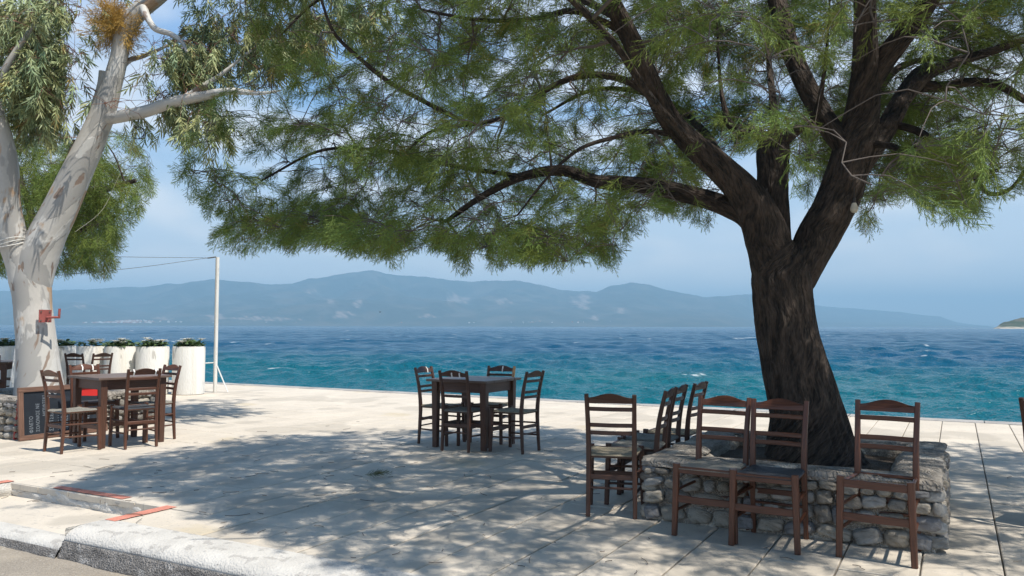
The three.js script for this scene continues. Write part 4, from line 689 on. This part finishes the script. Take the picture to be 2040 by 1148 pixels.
function stoneBed(label, u0, u1, v0, v1, h, seed, max) {
  const r = rng(seed), c = uv2w((u0 + u1) / 2, (v0 + v1) / 2), o = thing('stone_bed', label, 'planter', c, GRID_TURN), hx = (u1 - u0) / 2, hz = (v1 - v0) / 2, th = .30;
  const ringWall = (inset, y0, y1, wob, mat, name) => { // mortar core as four thick walls
    for (const [ax, az, bx, bz] of [[-1, 1, 1, 1], [1, 1, 1, -1], [1, -1, -1, -1], [-1, -1, -1, 1]]) {
      const A = V(ax * (hx - inset), 0, az * (hz - inset)), B = V(bx * (hx - inset), 0, bz * (hz - inset)), dir = B.clone().sub(A), L = dir.length(); dir.normalize(); const out = V(-dir.z, 0, dir.x), n = 50, prof = [[0, y0], [0, lerp(y0, y1, .5)], [.0, y1 - .025], [-.012, y1 - .008], [-.035, y1], [-th * .5, y1 + .004], [-th + .03, y1], [-th, y1 - .02], [-th, y0]], pos = [], uvs = [], idx = [], w = prof.length;
      for (let i = 0; i <= n; i++) { const t = i / n; prof.forEach(([a, y], j) => { const miter = lerp(-a, a, t) * -1, q = A.clone().addScaledVector(dir, t * L + (t - .5) * 2 * a).addScaledVector(out, -a * -1); const k = fbm3(q.x * 3 + seed, y * 6 + j, q.z * 3, 4); q.addScaledVector(out, wob * k * 1.6); pos.push(q.x, y + (j > 1 && j < 8 ? wob * .8 * k : 0), q.z); uvs.push(t * L + ax, a + y); }); }
      for (let i = 0; i < n; i++) for (let j = 0; j < w - 1; j++) { const a = i * w + j, b = a + w; idx.push(a, b, a + 1, b, b + 1, a + 1); }
      const g = geo(pos, idx, uvs); part(name, g, mat, o);
    }
  };
  ringWall(.035, -.05, h - .055, .02, M.mortar, 'mortar_core'); ringWall(-.005, h - .06, h, .030, M.cap, 'coping');
  let count = 0;
  for (const [face, len] of [[0, 2 * hx], [1, 2 * hz], [3, 2 * hz], [2, 2 * hx]]) {
    let y = .012; while (y < h - .085) {
      const rh = Math.min(h - .058 - y, .068 + .058 * r()); let x = -len / 2 - .004 + .02 * r();
      while (x < len / 2 - .05) {
        let w = rh * (.85 + 1.15 * r() ** 1.2); if (x + w > len / 2 - .05) w = len / 2 + .004 - x; const hh = rh * (.70 + .36 * r()), cx = x + w / 2, cy = y + rh / 2 + (r() - .5) * .012, dz = .055 + .02 * r();
        if (count++ < max) {
          const m = part('stone', STONES[Math.floor(r() * STONES.length)], M.stone, o), out = (face % 2 ? hx : hz) - .048 + .010 * r();
          m.scale.set(w * .98, hh * 1.0, dz * 2.1); m.rotation.order = 'YZX';
          const fx = [[cx, out], [out, -cx], [-cx, -out], [-out, cx]][face]; m.position.set(fx[0], cy, fx[1]); m.rotation.set(0, face * Math.PI / 2, (r() - .5) * .5);
        }
        x += w + .004 + .026 * r() ** 2;
      }
      y += rh;
    }
  }
  const pos = [], uvs = [], idx = [], n = 30; for (let i = 0; i <= n; i++) for (let j = 0; j <= n; j++) { const x = lerp(-hx + th - .02, hx - th + .02, i / n), z = lerp(-hz + th - .02, hz - th + .02, j / n); pos.push(x, h - .10 + .05 * fbm3(x * 3, seed, z * 3, 4) + .07 * Math.exp(-(x * x + z * z) * 6), z); uvs.push(x, z); }
  for (let i = 0; i < n; i++) for (let j = 0; j < n; j++) { const a = i * (n + 1) + j, b = a + n + 1; idx.push(a, a + 1, b, b, a + 1, b + 1); }
  part('soil', geo(pos, idx, uvs), M.soil, o);
  return o;
}
stoneBed('square rubble-stone bed round the dark tamarisk trunk', -2.03, -.1, 5.72, 7.66, .45, 5, 300);
stoneBed('square rubble-stone bed round the pale eucalyptus behind the menu board', -12.03, -10.03, 5.86, 7.86, .50, 9, 300);

// ------------------------------------------------------------------ menu board lying on its side against the stone bed
{
  const Lb = 1.16, Hb = .64, o = thing('menu_board', 'chalked menu board in a wooden frame lying on its side by the eucalyptus', 'menu board', V(-5.93, .004, -9.86), -Math.atan2(-.878, .479) );
  o.rotation.order = 'YXZ'; o.rotation.x = -.09;             // local +x runs along the board, +z faces the road
  const fw = std({ color: rgb(.30, .17, .12), map: woodMap, bumpMap: woodBump, bumpScale: .002, roughness: .7 });
  const cv = document.createElement('canvas'); cv.width = 1024; cv.height = 560; const q = cv.getContext('2d');
  q.fillStyle = '#1c232c'; q.fillRect(0, 0, 1024, 560); const r = rng(3);
  for (let k = 0; k < 60; k++) { q.fillStyle = `rgba(150,160,170,${.015 + .03 * r()})`; q.fillRect(r() * 1024, r() * 560, 40 + 160 * r(), 10 + 60 * r()); }
  q.fillStyle = 'rgba(200,208,214,.55)'; q.textBaseline = 'middle';
  const col = (s, x, y, px) => { q.save(); q.translate(x, y); q.rotate(-Math.PI / 2); q.font = `${px}px sans-serif`; q.fillText(s, 0, 0); q.restore(); };
  col('ΦΙΛΕΤΟ', 100, 530, 62); col('ΣΟΛΟΜΟΣ ΝΕ', 180, 520, 58); col('ΜΠΙΦΤΕΚΙ', 262, 330, 58); col('ΣΝΙΤΣΕΛ', 345, 530, 70); col('ΚΟ ΦΙΛ', 450, 530, 64); col('ΠΑΝΕΣ', 530, 530, 60); col('ΚΑΝΙ', 810, 530, 70); col('ΜΠ', 720, 530, 50);
  q.lineWidth = 9; q.strokeStyle = 'rgba(225,230,232,.85)'; q.beginPath(); q.arc(318, 70, 30, .6, 5.6); q.stroke(); q.lineWidth = 5; q.beginPath(); q.arc(400, 40, 16, 0, 6.28); q.stroke(); q.beginPath(); q.arc(462, 36, 14, 0, 6.28); q.stroke();
  q.fillStyle = '#c2241d'; q.beginPath(); q.moveTo(600, 0); q.lineTo(1024, 0); q.lineTo(1024, 110); q.bezierCurveTo(900, 150, 760, 80, 600, 120); q.fill(); q.fillRect(960, 330, 40, 120);
  const tx = new THREE.CanvasTexture(cv); tx.colorSpace = THREE.SRGBColorSpace;
  const panel = new THREE.BoxGeometry(Lb - .10, Hb - .10, .010);
  part('chalkboard_panel', place(panel, Lb / 2, Hb / 2, 0), std({ map: tx, roughness: .6 }), o, 'black panel with chalk writing and a red header');
  for (const y of [.03, Hb - .03]) part('frame_rail', bar([V(0, y, .004), V(Lb, y, .004)], .034, .06, V(0, 0, 1), .003), fw, o);
  for (const x of [.03, Lb - .03]) part('frame_stile', bar([V(x, .06, .004), V(x, Hb - .06, .004)], .06, .034, V(1, 0, 0), .003), fw, o);
  part('rear_leg', bar([V(.05, .02, -.16), V(.05, Hb - .04, -.03)], .04, .025, V(1, 0, 0), .003), std({ color: rgb(.25, .03, .025), roughness: .7 }), o, 'red-painted rear leg');
}

// ------------------------------------------------------------------ white concrete planters, the washing-line pole
M.white = std({ map: rep(TX.white, 1.1, 1), bumpMap: rep(TX.grit, 1.2), bumpScale: .004, roughness: .85 });
M.green = new THREE.MeshPhysicalMaterial({ color: rgb(.075, .135, .040), roughness: .6, transmission: .2, thickness: 0, side: THREE.DoubleSide });
M.petal = std({ color: rgb(.85, .84, .80), roughness: .8, side: THREE.DoubleSide });
const bigLeaf = (() => { const pos = [], idx = []; for (const [t, w, y] of [[0, .004, 0], [.3, .030, .010], [.6, .034, .010], [.85, .018, 0], [1, .001, -.012]]) pos.push(-w, y, t * .11, 0, y - .006, t * .11, w, y, t * .11); for (let i = 0; i < 4; i++) for (let k = 0; k < 2; k++) { const a = i * 3 + k; idx.push(a, a + 3, a + 1, a + 1, a + 3, a + 4); } return geo(pos, idx); })();
const spots = [[-6.62, 16.72, 'with yellow-stained side and flowers, next to the pole'], [-7.32, 16.62, 'with white blooms, second from the pole'], [-7.98, 16.66, 'with leaf shadow on it, third from the pole'], [-8.62, 16.8, 'with few leaves, fourth from the pole'], [-9.42, 17.0, 'half hidden by the eucalyptus trunk'], [-10.5, 16.9, 'beyond the eucalyptus, behind the chairs']];
spots.forEach(([x, d, what], k) => {
  const o = thing('concrete_planter', `white cylindrical concrete planter ${what}`, 'planter', V(x, .003, -d), k * 1.3, 'row of white planters along the quay'), r = rng(90 + k), R = .315, H = .97;
  const pr = [[.0, .0], [R - .01, 0], [R, .012], [R + .001, H - .02], [R - .008, H], [R - .04, H + .002], [R - .05, H - .01], [R - .05, H - .07]].map(([a, b]) => new THREE.Vector2(a, b));
  part('drum', toCreasedNormals(new THREE.LatheGeometry(pr, 56), .6), M.white, o); part('soil', place(new THREE.CircleGeometry(R - .052, 32), 0, H - .05, 0, 0, -Math.PI / 2), M.soil, o);
  const n = k === 3 ? 60 : 170, leaves = [], blooms = []; for (let i = 0; i < n; i++) { const a = r() * 6.283, q = Math.sqrt(r()) * (R - .05), hgt = H - .03 + .15 * r() * (1 - .5 * q / R) * (k === 0 ? 1.15 : 1); leaves.push(place(bigLeaf, Math.cos(a) * q, hgt, Math.sin(a) * q, r() * 6.283, -.9 * r() + .2, (r() - .5))); }
  for (let i = 0; i < 9 - k; i++) { const a = r() * 6.283, q = r() * (R - .04), y = H + .05 + .09 * r(); for (let j = 0; j < 5; j++) blooms.push(place(bigLeaf, Math.cos(a) * q, y, Math.sin(a) * q, j * 1.257, -.5, 0).scale(1, 1, 1)); }
  part('plant_leaves', mergeGeometries(leaves), M.green, o).userData.kind = 'stuff'; if (blooms.length) part('white_blooms', mergeGeometries(blooms), M.petal, o).userData.kind = 'stuff';
});
{
  const o = thing('metal_pole', 'tall white metal pole with slanting brace and wires beside the planters', 'pole', at(428, 782, 17.15).setY(.003)), m = std({ map: rep(TX.white, 3, .6), roughness: .6, metalness: .0 }), top = at(428, 513, 17.15).y, w = std({ color: rgb(.10, .10, .10), roughness: .6 });
  part('post', rod([V(0, 0, 0), V(0, top, 0)], .040, 20), m, o); part('brace', bar([V(.03, .56, 0), V(.27, .0, .0)], .05, .012, V(0, 0, 1), .002), m, o); part('cross_bar', rod([V(0, .62, 0), V(-.27, .61, .14)], .011, 8), m, o);
  part('hook', rod(curve([V(0, top - .02, 0), V(-.05, top + .005, 0), V(-.12, top - .01, .02), V(-.20, top - .02, .04)], 10), .014, 8), w, o);
  const b = o.position, end = (p) => p.clone().sub(b), wire = (px, py, d, sag) => { const e = end(at(px, py, d)), s = V(-.18, top - .015, .03), mid = s.clone().lerp(e, .5).add(V(0, -sag, 0)); return rod(curve([s, mid, e], 20), .0045, 5); };
  part('wire', wire(80, 508, 14.2, .01), w, o); part('wire', wire(80, 552, 12.5, .03), w, o);
}
// ------------------------------------------------------------------ on the eucalyptus: red bracket, rope, cable coil; bulbs in the tamarisk
{
  const p = at(93, 630, 10.955), o = thing('red_bracket', 'red metal winch bracket with crank bolted to the eucalyptus trunk', 'bracket', p, .62), m = std({ color: rgb(.46, .12, .10), roughness: .55, map: rep(TX.stone, 2) });
  part('plate', place(bar([V(0, -.085, 0), V(0, .085, 0)], .15, .03, V(1, 0, 0), .004), -.02, 0, 0), m, o); part('crank_arm', rod([V(.0, -.02, .0), V(.0, -.02, .10), V(.13, -.015, .12)], .016, 10), m, o); part('crank_handle', rod([V(.13, -.03, .12), V(.135, .10, .12)], .016, 10), m, o);
  for (const [x, y] of [[-.07, .06], [.03, .06], [-.07, -.06], [.03, -.06]]) part('bolt', place(new THREE.CylinderGeometry(.010, .010, .014, 6), x, y, .02, 0, Math.PI / 2), M.twig, o);
}
{
  const o = thing('rope', 'white rope wound round the left stem of the eucalyptus', 'rope', V(0, 0, 0)), m = std({ color: rgb(.62, .60, .55), roughness: 1 });
  o.userData.label = 'white rope wound round the lower stem of the eucalyptus';
  const D = 11.05; for (let k = 0; k < 3; k++) { const c = []; for (let i = 0; i <= 40; i++) { const a = i / 40 * 6.283, q = at(22, 483 + k * 5, D); c.push(q.add(V(Math.cos(a) * .235, .05 * Math.cos(a) + .02 * Math.sin(a * 2 + k), Math.sin(a) * .235))); } part('turn', rod(c, .008, 6, false), m, o); }
}
{
  const o = thing('cable_coil', 'dark coil of cable hanging below the eucalyptus limb', 'cable', V(0, 0, 0)), m = std({ color: rgb(.03, .03, .03), roughness: .5 }), c = at(275, 265, 10.9);
  for (let k = 0; k < 3; k++) { const pts = []; for (let i = 0; i <= 32; i++) { const a = i / 32 * 6.283; pts.push(c.clone().add(V(Math.cos(a) * (.09 + .004 * k), Math.sin(a) * (.075 + .004 * k), .04 * Math.sin(a + k)))); } part('loop', rod(pts, .0045, 5, false), m, o); }
  part('hanger', rod(curve([c.clone().add(V(0, .08, 0)), at(276, 240, 10.95), at(278, 226, 10.97)], 8), .004, 5), m, o);
}
{ const o = thing('cord', 'thin pale cord slanting down from the cable coil towards the trunk', 'cord', V(0, 0, 0)); part('strand', rod(curve([at(270, 282, 10.95), at(236, 352, 10.9), at(202, 420, 10.85), at(150, 462, 10.85)], 24), .0022, 5), std({ color: rgb(.60, .56, .44), roughness: 1 }), o); }
[[1213, 420, 6.6, 374, 'unlit bulb hanging from the long low limb of the dark tamarisk'], [1702, 411, 6.15, 372, 'unlit bulb hanging beside the thick leaning stem of the dark tamarisk']].forEach(([x, y, d, yt, label]) => {
  const p = at(x, y, d), o = thing('light_bulb', label, 'light bulb', p, 0, 'bulbs hung in the tamarisk'), pr = [[0, -.052], [.018, -.047], [.028, -.033], [.030, -.018], [.025, 0], [.016, .022], [.013, .03]].map(([a, b]) => new THREE.Vector2(a, b));
  part('glass_globe', new THREE.LatheGeometry(pr, 20), std({ color: rgb(.62, .56, .44), roughness: .35 }), o); part('socket', place(new THREE.CylinderGeometry(.013, .016, .04, 12), 0, .045, 0), std({ color: rgb(.04, .035, .03), roughness: .6 }), o);
  part('flex', rod([V(0, .06, 0), V(.004, at(x, yt, d).y - p.y, 0)], .0025, 5), std({ color: rgb(.03, .03, .03), roughness: .6 }), o);
});
// ------------------------------------------------------------------ small things: fallen sprig, twigs, bird, sail
{
  const p = at(738, 951, 7.55).setY(.012), o = thing('fallen_sprig', 'green tamarisk sprig fallen on the paving', 'sprig', p, .4), r = rng(2), g = [];
  for (let k = 0; k < 7; k++) g.push(place(FEATHER[k % 5].clone().scale(.55, .62, .55), (k - 4) * .018, .028, (r() - .5) * .03, (r() - .5) * .6, 0, -1.54 + .08 * (r() - .5)));
  part('sprig_leaves', mergeGeometries(g), std({ color: rgb(.12, .13, .05), roughness: 1, side: THREE.DoubleSide }), o);
}
{
  const r = rng(12), g = []; for (let k = 0; k < 230; k++) { const u = -8 + 9.5 * r(), v = 3.9 + 5.5 * r() ** 1.5, p = uv2w(u, v, .009), a = r() * 6.283, L = .018 + .075 * r() ** 2.5, b = (r() - .5) * .8; if (u > -2.2 && u < .2 && v > 5.5) continue; const d1 = V(Math.cos(a), 0, Math.sin(a)), d2 = V(Math.cos(a + b * 2), 0, Math.sin(a + b * 2)); g.push(rod(curve([p, p.clone().addScaledVector(d1, L), p.clone().addScaledVector(d1, L).addScaledVector(d2, L)], 6), .0022, 4)); }
  const m = lit(new THREE.Mesh(mergeGeometries(g), M.twig)); m.name = 'twig_litter'; m.userData.kind = 'stuff'; tag(m, 'bits of fallen dry twig strewn over the paving', 'litter'); scene.add(m);
}
{
  const o = thing('bird', 'small dark bird flying low over the far gulf', 'bird', at(757, 622, 90)), m = std({ color: rgb(.03, .03, .035), roughness: .9 });
  part('body', place(new THREE.SphereGeometry(.07, 12, 8).scale(1, .8, 2.6), 0, 0, 0), m, o); for (const s of [-1, 1]) part('wing', geo([0, .02, -.08, 0, .02, .08, s * .2, .15, .05, s * .42, .10, .02, s * .2, .15, -.06], s > 0 ? [0, 1, 2, 0, 2, 4, 4, 2, 3] : [0, 2, 1, 0, 4, 2, 4, 3, 2]), m, o);
}
renderer.render(scene, camera);
